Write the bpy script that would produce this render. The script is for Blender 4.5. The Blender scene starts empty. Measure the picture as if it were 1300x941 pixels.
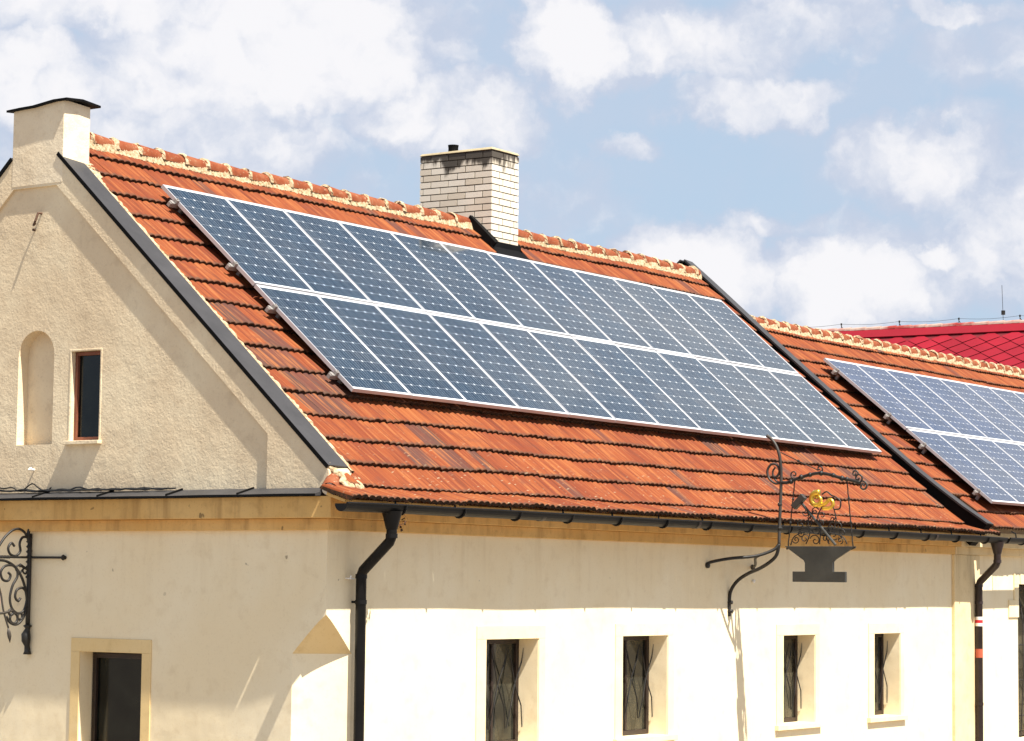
import bpy, bmesh, math, random
from math import sin, cos, tan, pi, radians as R, sqrt
from mathutils import Vector, Matrix, noise as mnoise
random.seed(7)
scene = bpy.context.scene
COL = scene.collection

# ------------------------------------------------------------------ basic frame
G = R(4.25)                       # the gable is not quite square to the long front
GD = Vector((sin(G), cos(G), 0))  # along the gable, away from the street corner
GN = Vector((cos(G), -sin(G), 0)) # into the house from the gable
AL = R(41.437); CA, SA = cos(AL), sin(AL)
H = 3.98; ZR = 4.4927             # half depth and ridge height
GROUND = -2.7
XR = 14.20                        # right end of the tiled roof
AL2 = R(39.05)

def gp(s, z, off=0.0):            # point on the gable wall, off = metres outwards
    p = GD * s - GN * off
    return Vector((p.x, p.y, z))

def corner(off):                  # outer corner of something standing off both walls
    return Vector((-off * (1 + sin(G)) / cos(G), -off, 0))

# ------------------------------------------------------------------ scene helpers
def tag(o, label=None, cat=None, group=None, kind=None):
    if label: o['label'] = label
    if cat: o['category'] = cat
    if group: o['group'] = group
    if kind: o['kind'] = kind
    return o

def empty(name, loc=(0, 0, 0), rot=(0, 0, 0)):
    o = bpy.data.objects.new(name, None)
    o.location = loc; o.rotation_euler = rot
    o.empty_display_size = .2
    COL.objects.link(o)
    return o

def world_parent(o, p):           # p is an unrotated empty/obj whose meshes are in world coordinates
    if p is None: return
    o.parent = p
    root = p
    while root.parent: root = root.parent
    if p == root and root.type == 'EMPTY':
        o.matrix_parent_inverse = Matrix.Translation(-Vector(root.location))

class MB:
    def __init__(s): s.v = []; s.f = []; s.m = []; s.uv = []; s.tone = []; s.usetone = False
    def vert(s, p, tone=0.0): s.v.append(tuple(p)); s.tone.append(tone); return len(s.v) - 1
    def face(s, ids, m=0, uv=None): s.f.append(tuple(ids)); s.m.append(m); s.uv.append(uv)
    def poly(s, pts, m=0, uv=None):
        s.face([s.vert(p) for p in pts], m, uv)
    def hexa(s, b, t, m=0):       # b,t : four bottom and four top points, same order
        i = [s.vert(p) for p in list(b) + list(t)]
        for q in ((3, 2, 1, 0), (4, 5, 6, 7), (0, 1, 5, 4), (1, 2, 6, 5), (2, 3, 7, 6), (3, 0, 4, 7)):
            s.face([i[k] for k in q], m)
    def box(s, a, b, m=0):
        x0, y0, z0 = a; x1, y1, z1 = b
        s.hexa([(x0, y0, z0), (x1, y0, z0), (x1, y1, z0), (x0, y1, z0)],
               [(x0, y0, z1), (x1, y0, z1), (x1, y1, z1), (x0, y1, z1)], m)
    def gbox(s, s0, s1, z0, z1, o0, o1, m=0):   # box on the gable, o0 < o1 outward offsets
        s.hexa([gp(s0, z0, o1), gp(s0, z0, o0), gp(s1, z0, o0), gp(s1, z0, o1)][::-1],
               [gp(s0, z1, o1), gp(s0, z1, o0), gp(s1, z1, o0), gp(s1, z1, o1)][::-1], m)
    def tube(s, pts, r, n=8, m=0, caps=True, taper=None):
        pts = [Vector(p) for p in pts]
        rings = []
        up = None
        for i, p in enumerate(pts):
            d = (pts[min(i + 1, len(pts) - 1)] - pts[max(i - 1, 0)])
            if d.length < 1e-9: d = Vector((0, 0, 1))
            d.normalize()
            if up is None:
                up = Vector((0, 0, 1)) if abs(d.z) < .9 else Vector((1, 0, 0))
            a = d.cross(up)
            if a.length < 1e-5: a = d.cross(Vector((1, .3, 0)))
            a.normalize(); b = a.cross(d).normalized(); up = b
            rr = r * (taper[i] if taper else 1)
            rings.append([s.vert(p + (a * cos(2 * pi * k / n) + b * sin(2 * pi * k / n)) * rr) for k in range(n)])
        for i in range(len(rings) - 1):
            for k in range(n):
                s.face([rings[i][k], rings[i][(k + 1) % n], rings[i + 1][(k + 1) % n], rings[i + 1][k]], m)
        if caps:
            s.face(rings[0][::-1], m); s.face(rings[-1], m)
    def build(s, name, mats, parent=None, smooth=False, raw=False, bevel=0.0, weld=False):
        me = bpy.data.meshes.new(name)
        me.from_pydata(s.v, [], s.f)
        if not isinstance(mats, (list, tuple)): mats = [mats]
        for m in mats: me.materials.append(m)
        me.polygons.foreach_set('material_index', s.m)
        if any(u is not None for u in s.uv):
            l = me.uv_layers.new(name='UVMap'); k = 0
            for p, u in zip(me.polygons, s.uv):
                for j in range(p.loop_total):
                    l.data[p.loop_start + j].uv = u[j] if u else (0, 0)
        if s.usetone:
            a = me.attributes.new('tone', 'FLOAT', 'POINT')
            a.data.foreach_set('value', s.tone)
        if smooth: me.polygons.foreach_set('use_smooth', [True] * len(me.polygons))
        if weld:
            bm = bmesh.new(); bm.from_mesh(me); bmesh.ops.remove_doubles(bm, verts=bm.verts, dist=1e-4)
            bmesh.ops.recalc_face_normals(bm, faces=bm.faces); bm.to_mesh(me); bm.free()
        o = bpy.data.objects.new(name, me); COL.objects.link(o)
        if bevel:
            md = o.modifiers.new('bevel', 'BEVEL'); md.width = bevel; md.segments = 2; md.limit_method = 'ANGLE'
        if raw: o.parent = parent
        else: world_parent(o, parent)
        return o

def bake_boolean(o, cutters, mode='DIFFERENCE'):
    for c in cutters:
        md = o.modifiers.new('b', 'BOOLEAN'); md.operation = mode; md.object = c; md.solver = 'EXACT'
    dg = bpy.context.evaluated_depsgraph_get(); dg.update()
    me = bpy.data.meshes.new_from_object(o.evaluated_get(dg))
    o.modifiers.clear(); old = o.data; o.data = me
    bpy.data.meshes.remove(old)
    for c in cutters:
        m = c.data; bpy.data.objects.remove(c); bpy.data.meshes.remove(m)
    return o

# ------------------------------------------------------------------ materials
class NT:
    def __init__(s, name):
        s.mat = bpy.data.materials.new(name); s.mat.use_nodes = True
        s.t = s.mat.node_tree; s.n = s.t.nodes; s.l = s.t.links
        s.b = s.n['Principled BSDF']
    def new(s, ty, **kw):
        x = s.n.new(ty)
        for k, v in kw.items(): setattr(x, k, v)
        return x
    def link(s, a, b): s.l.new(a, b)
    def coord(s, kind='Object', scale=(1, 1, 1)):
        c = s.new('ShaderNodeTexCoord'); m = s.new('ShaderNodeMapping')
        m.inputs['Scale'].default_value = scale
        s.link(c.outputs[kind], m.inputs['Vector']); return m.outputs[0]
    def noise(s, vec, scale, detail=4, rough=.55, out='Fac', dist=0):
        x = s.new('ShaderNodeTexNoise'); x.inputs['Scale'].default_value = scale
        x.inputs['Detail'].default_value = detail; x.inputs['Roughness'].default_value = rough
        x.inputs['Distortion'].default_value = dist
        s.link(vec, x.inputs['Vector']); return x.outputs[out]
    def ramp(s, fac, stops):
        x = s.new('ShaderNodeValToRGB'); e = x.color_ramp.elements
        while len(e) < len(stops): e.new(.5)
        for k, (p, c) in enumerate(stops):
            e[k].position = p; e[k].color = (*c, 1) if len(c) == 3 else c
        s.link(fac, x.inputs[0]); return x.outputs[0]
    def val(s, a, lo, hi, o0=0., o1=1., smooth=True):
        x = s.new('ShaderNodeMapRange'); x.interpolation_type = 'SMOOTHSTEP' if smooth else 'LINEAR'
        for i, v in zip((1, 2, 3, 4), (lo, hi, o0, o1)): x.inputs[i].default_value = v
        s.link(a, x.inputs[0]); return x.outputs[0]
    def mix(s, f, a, b, mode='MIX'):
        x = s.new('ShaderNodeMix', data_type='RGBA', blend_type=mode)
        if isinstance(f, (int, float)): x.inputs[0].default_value = f
        else: s.link(f, x.inputs[0])
        for i, q in ((6, a), (7, b)):
            if isinstance(q, (tuple, list)): x.inputs[i].default_value = (*q[:3], 1)
            else: s.link(q, x.inputs[i])
        return x.outputs[2]
    def math(s, op, a, b=None, c=None):
        x = s.new('ShaderNodeMath', operation=op)
        for i, q in enumerate((a, b, c)):
            if q is None: continue
            if isinstance(q, (int, float)): x.inputs[i].default_value = q
            else: s.link(q, x.inputs[i])
        return x.outputs[0]
    def bump(s, h, strength=.5, dist=.01, prev=None):
        x = s.new('ShaderNodeBump'); x.inputs['Strength'].default_value = strength
        x.inputs['Distance'].default_value = dist; s.link(h, x.inputs['Height'])
        if prev: s.link(prev, x.inputs['Normal'])
        s.link(x.outputs[0], s.b.inputs['Normal']); return x.outputs[0]
    def col(s, c):
        if isinstance(c, (tuple, list)): s.b.inputs['Base Color'].default_value = (*c[:3], 1)
        else: s.link(c, s.b.inputs['Base Color'])
    def set(s, **kw):
        for k, v in kw.items():
            s.b.inputs[k.replace('_', ' ')].default_value = v
        return s

def stucco(name, base, dark, light, bump_s=.5, grain=55, dist=.012, streak=0.0, blotch=(.35, .7)):
    n = NT(name); c = n.coord()
    big = n.noise(c, .9, 5, .6); mid = n.noise(c, 6, 5, .6); fine = n.noise(c, grain, 3, .6)
    col = n.mix(n.val(big, *blotch), base, light)
    col = n.mix(n.math('MULTIPLY', n.val(mid, .5, .75), .3), col, dark)
    col = n.mix(n.math('MULTIPLY', n.val(fine, .55, .72), .22), col, dark)
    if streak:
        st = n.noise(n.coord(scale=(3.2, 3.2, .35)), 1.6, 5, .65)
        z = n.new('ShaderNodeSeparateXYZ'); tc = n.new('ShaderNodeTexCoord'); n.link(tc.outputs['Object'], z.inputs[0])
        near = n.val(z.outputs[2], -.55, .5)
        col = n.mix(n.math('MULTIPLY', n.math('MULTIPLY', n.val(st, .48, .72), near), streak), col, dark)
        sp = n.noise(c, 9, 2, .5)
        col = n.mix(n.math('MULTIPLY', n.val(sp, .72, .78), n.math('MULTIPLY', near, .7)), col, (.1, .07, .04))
    n.col(col); n.set(Roughness=.93, Specular_IOR_Level=.15)
    hb = n.math('ADD', n.math('MULTIPLY', fine, .6), n.math('MULTIPLY', n.noise(c, grain * .35, 3, .6), .6))
    b1 = n.bump(hb, bump_s, dist)
    n.bump(n.noise(c, 2.2, 2, .5), .25, .05, b1)
    return n.mat

M = {}
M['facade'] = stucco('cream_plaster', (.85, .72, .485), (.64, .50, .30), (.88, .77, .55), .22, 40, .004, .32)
M['gable'] = stucco('rough_render', (.70, .565, .385), (.42, .31, .20), (.80, .68, .48), .5, 38, .013, 0, (.38, .66))
M['chim_stucco'] = stucco('pale_render', (.75, .62, .44), (.48, .36, .23), (.82, .71, .53), .5, 38, .012)
M['ochre'] = stucco('ochre_paint', (.66, .40, .14), (.30, .16, .06), (.72, .47, .19), .25, 40, .004, .5)
M['pale_ochre'] = stucco('pale_ochre_paint', (.82, .68, .42), (.60, .45, .25), (.85, .73, .50), .2, 40, .004)
M['trim'] = stucco('yellow_trim_paint', (.76, .56, .27), (.50, .34, .15), (.80, .62, .34), .2, 40, .004)
M['pilaster'] = stucco('yellow_plaster', (.72, .56, .32), (.45, .32, .16), (.80, .65, .40), .22, 40, .004, .5)

def mortar():
    n = NT('lime_mortar'); c = n.coord()
    f = n.noise(c, 28, 5, .65)
    n.col(n.ramp(f, [(.30, (.12, .08, .045)), (.44, (.38, .28, .165)), (.7, (.56, .48, .34))]))
    n.set(Roughness=.95, Specular_IOR_Level=.1); n.bump(f, .8, .02); return n.mat
M['mortar'] = mortar()

M['plug'] = stucco('pale_mortar', (.62, .56, .48), (.38, .32, .26), (.72, .68, .60), .6, 40, .01)
def roof_tile(name, hue=1.0, lichen=1.0):
    n = NT(name)
    tone = n.new('ShaderNodeAttribute', attribute_name='tone').outputs['Fac']
    uvc = n.new('ShaderNodeTexCoord').outputs['UV']
    sx = n.new('ShaderNodeSeparateXYZ'); n.link(uvc, sx.inputs[0]); cx = n.new('ShaderNodeCombineXYZ')
    n.link(n.math('MULTIPLY', sx.outputs[0], 30), cx.inputs[0]); n.link(n.math('MULTIPLY', sx.outputs[1], .5), cx.inputs[1]); n.link(n.math('MULTIPLY', n.math('FLOOR', sx.outputs[1]), 7.3), cx.inputs[2])
    streak = n.noise(cx.outputs[0], 1.0, 3, .55)
    base = n.ramp(tone, [(0.0, (.055, .030, .024)), (.10, (.10, .035, .024)), (.16, (.150, .030, .009)), (.5, (.182, .040, .0105)), (.8, (.200, .048, .012)), (1., (.225, .062, .016))])
    col = n.mix(n.math('MULTIPLY', n.val(streak, .50, .66), .75), base, (.28, .098, .030))
    col = n.mix(n.math('MULTIPLY', n.val(streak, .47, .33), .7), col, (.095, .020, .008))
    c3 = n.noise(uvc, 3.2, 5, .65)
    col = n.mix(n.math('MULTIPLY', n.val(c3, .50, .72), .6), col, (.13, .036, .018))
    # soot and moss collect along each lower edge (v counts courses)
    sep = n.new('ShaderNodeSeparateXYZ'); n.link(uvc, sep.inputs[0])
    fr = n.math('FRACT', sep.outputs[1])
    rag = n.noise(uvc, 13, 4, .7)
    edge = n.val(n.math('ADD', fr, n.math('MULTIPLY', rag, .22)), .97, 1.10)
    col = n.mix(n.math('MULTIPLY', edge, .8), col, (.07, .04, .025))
    # lichen specks on the lowest rows
    low = n.val(sep.outputs[1], 12.5, 16.0)
    vo = n.new('ShaderNodeTexVoronoi'); vo.inputs['Scale'].default_value = 9; n.link(uvc, vo.inputs['Vector'])
    sp = n.math('MULTIPLY', n.math('MULTIPLY', n.val(vo.outputs['Distance'], .26, .12), n.val(rag, .45, .6)), n.math('MULTIPLY', low, .75 * lichen))
    col = n.mix(sp, col, (.34, .27, .17))
    n.col(col); n.set(Roughness=.78, Specular_IOR_Level=.25)
    n.bump(n.noise(uvc, 60, 3, .6), .25, .004)
    return n.mat
M['tile'] = roof_tile('clay_tile')
def butt():
    n = NT('mossy_tile_edge'); c = n.coord(); f = n.noise(c, 22, 4, .7)
    n.col(n.ramp(f, [(.3, (.018, .013, .009)), (.55, (.055, .03, .018)), (.75, (.16, .06, .03))])); n.set(Roughness=.95, Specular_IOR_Level=.1)
    return n.mat
M['butt'] = butt()
def ridge_clay():
    n = NT('ridge_clay'); c = n.coord(); f = n.noise(c, 5, 5, .6); g = n.noise(c, 26, 4, .6)
    col = n.ramp(f, [(.3, (.14, .032, .014)), (.5, (.21, .054, .02)), (.75, (.25, .10, .05))])
    col = n.mix(n.math('MULTIPLY', n.val(g, .56, .72), .6), col, (.36, .28, .18))
    n.col(col); n.set(Roughness=.85, Specular_IOR_Level=.2); n.bump(g, .4, .008); return n.mat
M['ridge'] = ridge_clay()

def metal_paint(name, c, rough=.5, var=.35, metal=0.0, spec=.4):
    n = NT(name); co = n.coord(); f = n.noise(co, 3.5, 5, .6)
    d = tuple(x * (1 - var) for x in c); l = tuple(min(1, x * (1 + var)) for x in c)
    n.col(n.ramp(f, [(.3, d), (.55, c), (.75, l)]))
    n.set(Roughness=rough, Metallic=metal, Specular_IOR_Level=spec)
    n.bump(n.noise(co, 2.2, 3, .6), .12, .03)
    return n.mat
M['flash'] = metal_paint('grey_sheet_metal', (.045, .044, .046), .55, .2, 0, .3)
M['black'] = metal_paint('black_sheet_metal', (.004, .004, .0042), .7, .4, 0, .1)
M['gutter'] = metal_paint('dark_gutter_paint', (.006, .0055, .0055), .45, .4, 0, .2)
M['brownpipe'] = metal_paint('brown_pipe_paint', (.026, .016, .015), .4, .35)
M['iron'] = metal_paint('wrought_iron', (.018, .016, .014), .5, .5)
M['iron_pale'] = metal_paint('weathered_iron', (.045, .038, .032), .5, .4)
M['anvil'] = metal_paint('anvil_grey_paint', (.042, .041, .036), .55, .3)
M['alu'] = metal_paint('aluminium', (.52, .52, .54), .42, .06, .3, .5)
M['clamp'] = metal_paint('dull_clamp_metal', (.34, .32, .30), .5, .25, .4, .5)
M['backsheet'] = metal_paint('panel_backsheet', (.12, .12, .12), .8, .1)
M['rust'] = metal_paint('frame_underside', (.10, .05, .03), .7, .3)
M['gold'] = metal_paint('gilded_metal', (.85, .55, .08), .28, .25, .8, .5)
M['wood'] = metal_paint('brown_window_wood', (.23, .075, .04), .6, .4)
M['darkwood'] = metal_paint('dark_window_wood', (.03, .018, .013), .5, .4)
M['white'] = metal_paint('white_paint', (.8, .8, .78), .5, .05)
M['redpaint'] = metal_paint('red_paint', (.6, .02, .03), .5, .1)
M['orangepaint'] = metal_paint('faded_orange_paint', (.45, .10, .05), .6, .2)
M['cable'] = metal_paint('black_cable', (.012, .012, .012), .5, .2)

def glass():
    n = NT('dark_window_glass'); c = n.coord(); f = n.noise(c, 2.5, 4, .6)
    n.col(n.ramp(f, [(.35, (.008, .010, .010)), (.5, (.03, .030, .022)), (.7, (.065, .058, .038))])); n.set(Roughness=.06, Specular_IOR_Level=.5)
    n.bump(n.noise(c, 1.5, 2, .5), .1, .02); return n.mat
M['glass'] = glass()
def glass2():
    n = NT('black_window_glass'); c = n.coord(); f = n.noise(c, 3, 4, .6)
    n.col(n.ramp(f, [(.4, (.002, .003, .003)), (.7, (.012, .014, .011))])); n.set(Roughness=.12, Specular_IOR_Level=.3); return n.mat
M['glass2'] = glass2()

def panel(name, lo_, hi_, spec_):
    n = NT(name)
    uv = n.new('ShaderNodeTexCoord').outputs['UV']
    s = n.new('ShaderNodeSeparateXYZ'); n.link(uv, s.inputs[0])
    u, v = s.outputs[0], s.outputs[1]
    fu = n.math('FRACT', u); fv = n.math('FRACT', v)
    du = n.math('SUBTRACT', .5, n.math('ABSOLUTE', n.math('SUBTRACT', fu, .5)))
    dv = n.math('SUBTRACT', .5, n.math('ABSOLUTE', n.math('SUBTRACT', fv, .5)))
    gap = n.math('MAXIMUM', n.math('LESS_THAN', du, .0105), n.math('MULTIPLY', n.math('LESS_THAN', dv, .013), .75))
    dia = n.math('LESS_THAN', n.math('ADD', du, dv), .105)
    inside = n.math('MULTIPLY', n.math('MULTIPLY', n.math('GREATER_THAN', u, .3), n.math('LESS_THAN', u, 5.7)),
                    n.math('MULTIPLY', n.math('GREATER_THAN', v, .3), n.math('LESS_THAN', v, 9.7)))
    dia = n.math('MULTIPLY', dia, inside)
    # two silver busbars along each cell string
    bb = n.math('ABSOLUTE', n.math('SUBTRACT', n.math('ABSOLUTE', n.math('SUBTRACT', fu, .5)), .2))
    bus = n.math('MULTIPLY', n.math('LESS_THAN', bb, .012), .55)
    geo = n.new('ShaderNodeObjectInfo').outputs['Random']
    wn = n.new('ShaderNodeTexWhiteNoise'); wn.noise_dimensions = '3D'
    fl = n.new('ShaderNodeCombineXYZ')
    n.link(n.math('FLOOR', u), fl.inputs[0]); n.link(n.math('FLOOR', v), fl.inputs[1]); n.link(geo, fl.inputs[2])
    n.link(fl.outputs[0], wn.inputs['Vector'])
    cell = n.mix(wn.outputs['Value'], lo_, hi_)
    cell = n.mix(n.math('MULTIPLY', geo, .35), cell, (.022, .034, .048))
    col = n.mix(bus, cell, (.34, .37, .40))
    col = n.mix(n.math('MULTIPLY', gap, .55), col, (.50, .54, .58))
    col = n.mix(dia, col, (.50, .53, .56))
    edge = n.math('MAXIMUM', n.math('MAXIMUM', n.math('LESS_THAN', u, 0), n.math('GREATER_THAN', u, 6)),
                  n.math('MAXIMUM', n.math('LESS_THAN', v, 0), n.math('GREATER_THAN', v, 10)))
    col = n.mix(n.math('MULTIPLY', edge, .9), col, (.75, .78, .80))
    dust = n.noise(n.coord('Object'), 1.3, 5, .6)
    col = n.mix(n.math('MULTIPLY', n.val(dust, .4, .75), .06), col, (.5, .47, .42))
    n.col(col); n.set(Roughness=.06, Specular_IOR_Level=spec_, IOR=1.45)
    return n.mat
M['cells'] = panel('silicon_cells', (.008, .020, .037), (.013, .031, .055), .56)
M['cells2'] = panel('blue_silicon_cells', (.005, .021, .062), (.010, .031, .088), .22)

def brick(name, base, lo, hi):
    n = NT(name); c = n.coord()
    tone = n.new('ShaderNodeAttribute', attribute_name='tone').outputs['Fac']
    f = n.noise(c, 9, 5, .65); g = n.noise(c, 60, 3, .6)
    col = n.mix(n.val(tone, 0, 1, smooth=False), lo, hi)
    col = n.mix(n.math('MULTIPLY', n.val(f, .5, .75), .3), col, base)
    # soot that has run down from the crown
    z = n.new('ShaderNodeSeparateXYZ'); tc = n.new('ShaderNodeTexCoord'); n.link(tc.outputs['Object'], z.inputs[0])
    sm = n.new('ShaderNodeMapping'); sm.inputs['Scale'].default_value = (4.5, 4.5, 1.6); n.link(tc.outputs['Object'], sm.inputs[0])
    so = n.noise(sm.outputs[0], 1.0, 4, .6)
    high = n.math('ADD', n.val(z.outputs[2], 4.9, 5.44, 0, .68, False), so)
    col = n.mix(n.val(high, .90, 1.06, 0, .93), col, (.028, .022, .018))
    n.col(col); n.set(Roughness=.85, Specular_IOR_Level=.25); n.bump(g, .25, .004); return n.mat
M['brick'] = brick('cream_brick', (.58, .51, .41), (.62, .55, .44), (.76, .71, .61))
M['joint'] = metal_paint('dark_mortar_joint', (.045, .032, .022), .95, .3)
M['crown'] = stucco('chimney_crown', (.34, .28, .18), (.10, .08, .06), (.46, .40, .25), .6, 30, .01)

def redroof():
    n = NT('red_roof_shingle'); c = n.coord(); f = n.noise(c, 1.2, 5, .6)
    tone = n.new('ShaderNodeAttribute', attribute_name='tone').outputs['Fac']
    n.col(n.mix(n.math('MULTIPLY', n.val(f, .3, .7), .6), n.mix(tone, (.22, .003, .012), (.27, .005, .017)), (.17, .003, .011)))
    n.set(Roughness=.6, Specular_IOR_Level=.3); return n.mat
M['red'] = redroof()
M['redgap'] = metal_paint('red_seam', (.12, .003, .008), .8, .2)
M['redridge'] = stucco('worn_red_ridge', (.30, .05, .045), (.18, .02, .02), (.42, .30, .25), .4, 20, .01, 0, (.45, .6))

def ground_mat():
    n = NT('stone_paving'); c = n.coord()
    v = n.new('ShaderNodeTexBrick'); v.inputs['Scale'].default_value = 4; n.link(c, v.inputs['Vector'])
    v.inputs['Color1'].default_value = (.27, .22, .165, 1); v.inputs['Color2'].default_value = (.22, .185, .14, 1); v.inputs['Mortar'].default_value = (.14, .12, .1, 1)
    f = n.noise(c, .4, 5, .6)
    n.col(n.mix(n.math('MULTIPLY', f, .4), v.outputs[0], (.19, .16, .125))); n.set(Roughness=.9); return n.mat
M['ground'] = ground_mat()
M['asphalt'] = metal_paint('asphalt', (.07, .068, .064), .9, .3)

# ------------------------------------------------------------------ roof paths
class Path:
    """profile of a slope: arc length t from the ridge -> (y, z), plus outward normal; the eave kicks out flatter"""
    def __init__(s, H, Z, al, kick_t, kick_al): s.H, s.Z, s.al, s.k, s.ka = H, Z, al, kick_t, kick_al
    def at(s, x, t, o=0.0):
        a = s.al; t0 = min(t, s.k)
        y = s.H - t0 * cos(a); z = s.Z - t0 * sin(a)
        if t > s.k:
            a2 = s.ka; y -= (t - s.k) * cos(a2); z -= (t - s.k) * sin(a2)
            w = min(1, (t - s.k) / .08); a = a * (1 - w) + a2 * w
        return Vector((x, y - o * sin(a), z + o * cos(a)))
    def back(s, x, t, o=0.0):
        p = s.at(x, t, o); return Vector((p.x, 2 * s.H - p.y, p.z))
P1 = Path(H, ZR, AL, 5.46, R(20))
H2 = 4.23 * cos(AL2)
ZE2 = ZR - H * SA / CA + .1516
P2 = Path(H2, ZE2 + 4.23 * sin(AL2), AL2, 4.23 + .10, R(40))

def sag(x, t):
    return .024 * mnoise.noise(Vector((x * .45, t * .6, 3.1))) + .006 * mnoise.noise(Vector((x * 2.3, t * 2.1, 9.)))

def tiles(name, path, parent, xl, xr, first, pitch, count, tw=.2, back=False, dark=None, seg=5, skip=None):
    mb = MB(); mb.usetone = True
    at = path.back if back else path.at
    prof = [(k / seg) for k in range(seg + 1)]
    for k in range(count):
        tb = first + pitch * k
        tt = tb - pitch - .03 if k else 0.0
        if count - k == 1: tb = tt + pitch * .98 + .03
        ym = path.at(0, tb).y
        x0 = xl(2 * path.H - ym if back else ym, tb); x1 = xr(tb)
        off = (k % 2) * tw * .5
        i0 = int(math.floor((x0 - off) / tw)); i1 = int(math.ceil((x1 - off) / tw))
        for i in range(i0, i1):
            a = max(x0, off + i * tw); b = min(x1, off + (i + 1) * tw)
            if b - a < .02: continue
            if skip and skip(a, b, tt, tb): continue
            r = random.random()
            tone = .2 + .75 * random.random() if r > .035 else .06 + .08 * random.random()
            tone = max(.16, min(.95, tone + .15 * mnoise.noise(Vector((a * .6, tb * .9, 1))))) if r > .035 else tone
            if dark and dark(.5 * (a + b), tb): tone = .02 + .10 * random.random()
            jo = random.uniform(-.004, .006); jt = random.uniform(-.010, .008); sk = random.uniform(-.003, .003)
            rows = [(tt, .002), (tt + .45 * (tb - tt), .019), (tb + jt - .012, .0385), (tb + jt, .034)]
            grid = []
            nseg = seg * 2
            for (t, o) in rows:
                line = []
                for q in range(nseg + 1):
                    w = q / nseg; x = a + (b - a) * w
                    ph = w * 2
                    h = .017 * abs(sin(pi * ph)) ** .8
                    rim = .004 if q in (0, nseg) else 0
                    ox = o + h + jo + sk * (w - .5) * 2 + sag(x, t) - rim
                    tj = t + (.006 * mnoise.noise(Vector((x * 14, k, 2))) if t > tt + .1 else 0)
                    line.append((mb.vert(at(x, tj, ox), tone), (x, tj, ox)))
                grid.append(line)
            for ri in range(len(grid) - 1):
                for q in range(nseg):
                    A, B, C_, D = grid[ri][q], grid[ri][q + 1], grid[ri + 1][q + 1], grid[ri + 1][q]
                    uv = [(z[1][0], k + (0.0 if z[1][1] < tt + .02 else (z[1][1] - tt) / (tb - tt) * .985)) for z in (D, C_, B, A)]
                    ids = [D[0], C_[0], B[0], A[0]]
                    if back: ids = ids[::-1]; uv = uv[::-1]
                    mb.face(ids, 0, uv)
            # butt edge
            low = []
            for q in range(nseg + 1):
                _, (x, t, ox) = grid[-1][q]
                low.append(mb.vert(at(x, t - .004, ox - .030 - (.0 if k < count - 1 else .004)), tone))
            for q in range(nseg):
                ids = [low[q], low[q + 1], grid[-1][q + 1][0], grid[-1][q][0]]
                mb.face(ids[::-1] if back else ids, 1)
            # the sides of the first and last tile
            for col_, ed in ((0, a <= x0 + 1e-4), (nseg, b >= x1 - 1e-4)):
                if ed:
                    for ri in range(len(grid) - 1):
                        p, q_ = grid[ri][col_][1], grid[ri + 1][col_][1]
                        mb.poly([at(*p), at(*q_), at(q_[0], q_[1], q_[2] - .045), at(p[0], p[1], p[2] - .03)], 1)
    o = mb.build(name, [M['tile'], M['butt']], parent, smooth=False)
    me = o.data
    sm = [m == 0 for m in mb.m]
    me.polygons.foreach_set('use_smooth', sm)
    return o

def xleft(y, t=0):
    if t > 5.3: return .12 if t < 5.6 else -.24
    return .33 + .074 * y
def xright(t):
    return XR if t < 5.3 else (14.55 if t < 5.6 else 14.78)

# ------------------------------------------------------------------ house with the gable
house = empty('house', (7, 4, GROUND))
tag(house, 'cream plastered house with a gable facing left, orange clay tile roof and a brick chimney', 'house')

# --- lower body
def prism(pts, z0, z1):
    mb = MB(); n = len(pts)
    b = [mb.vert((p[0], p[1], z0)) for p in pts]; t = [mb.vert((p[0], p[1], z1)) for p in pts]
    mb.face(b[::-1]); mb.face(t)
    for i in range(n): mb.face([b[i], b[(i + 1) % n], t[(i + 1) % n], t[i]])
    return mb
W = 2 * H
XE = 14.6
body_mb = prism([(0, 0), (XE, 0), (XE, W), (W * tan(G), W)], GROUND, .86)
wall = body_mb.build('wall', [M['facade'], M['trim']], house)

FW = [  # facade windows: opening x0, x1, top ; surround x0, x1
    (2.652, 3.636, -.539, 2.483, 3.754), (5.332, 6.325, -.534, 5.179, 6.457),
    (9.138, 9.995, -.5635, 8.96, 10.112), (11.69, 12.49, -.566, 11.519, 12.602)]
WB = -1.62
cut = []
for (a, b, t, c, d) in FW:
    m_ = MB(); m_.hexa([(a, -.3, WB), (b, -.3, WB), (b - .02, .42, WB), (a + .02, .42, WB)],
                       [(a, -.3, t), (b, -.3, t), (b - .02, .42, t), (a + .02, .42, t)])
    cut.append(m_.build('cut', M['facade'], None, weld=True))
m_ = MB(); m_.gbox(2.307, 3.153, WB, -.69, -.42, .3); cut.append(m_.build('cut', M['facade'], None, weld=True))
# corner chamfer with a curved, ochre-painted stop
m_ = MB(); rings = []
lv = [(-.285, .002)] + [(-.285 - .36 * k / 7, .40 * (k / 7) ** .88) for k in range(1, 8)] + [(GROUND - .2, .40)]
for (z, w) in lv:
    B = GD * w; Cc = Vector((w, 0, 0)); d = (Cc - B)
    A = Vector((-.6, -.6, 0))
    ring = [A, Cc + d.normalized() * .5, B - d.normalized() * .5]
    rings.append([m_.vert((p.x, p.y, z)) for p in ring])
m_.face(rings[0]); m_.face(rings[-1][::-1])
for i in range(len(rings) - 1):
    for k in range(3): m_.face([rings[i][k], rings[i][(k + 1) % 3], rings[i + 1][(k + 1) % 3], rings[i + 1][k]])
cut.append(m_.build('cut', M['facade'], None, weld=True))
bake_boolean(wall, cut)
for p in wall.data.polygons:
    c = p.center
    p.material_index = 1 if (-.66 < c.z < -.28 and p.normal.z < -.15 and c.x < .5 and c.y < .5) else 0

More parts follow.
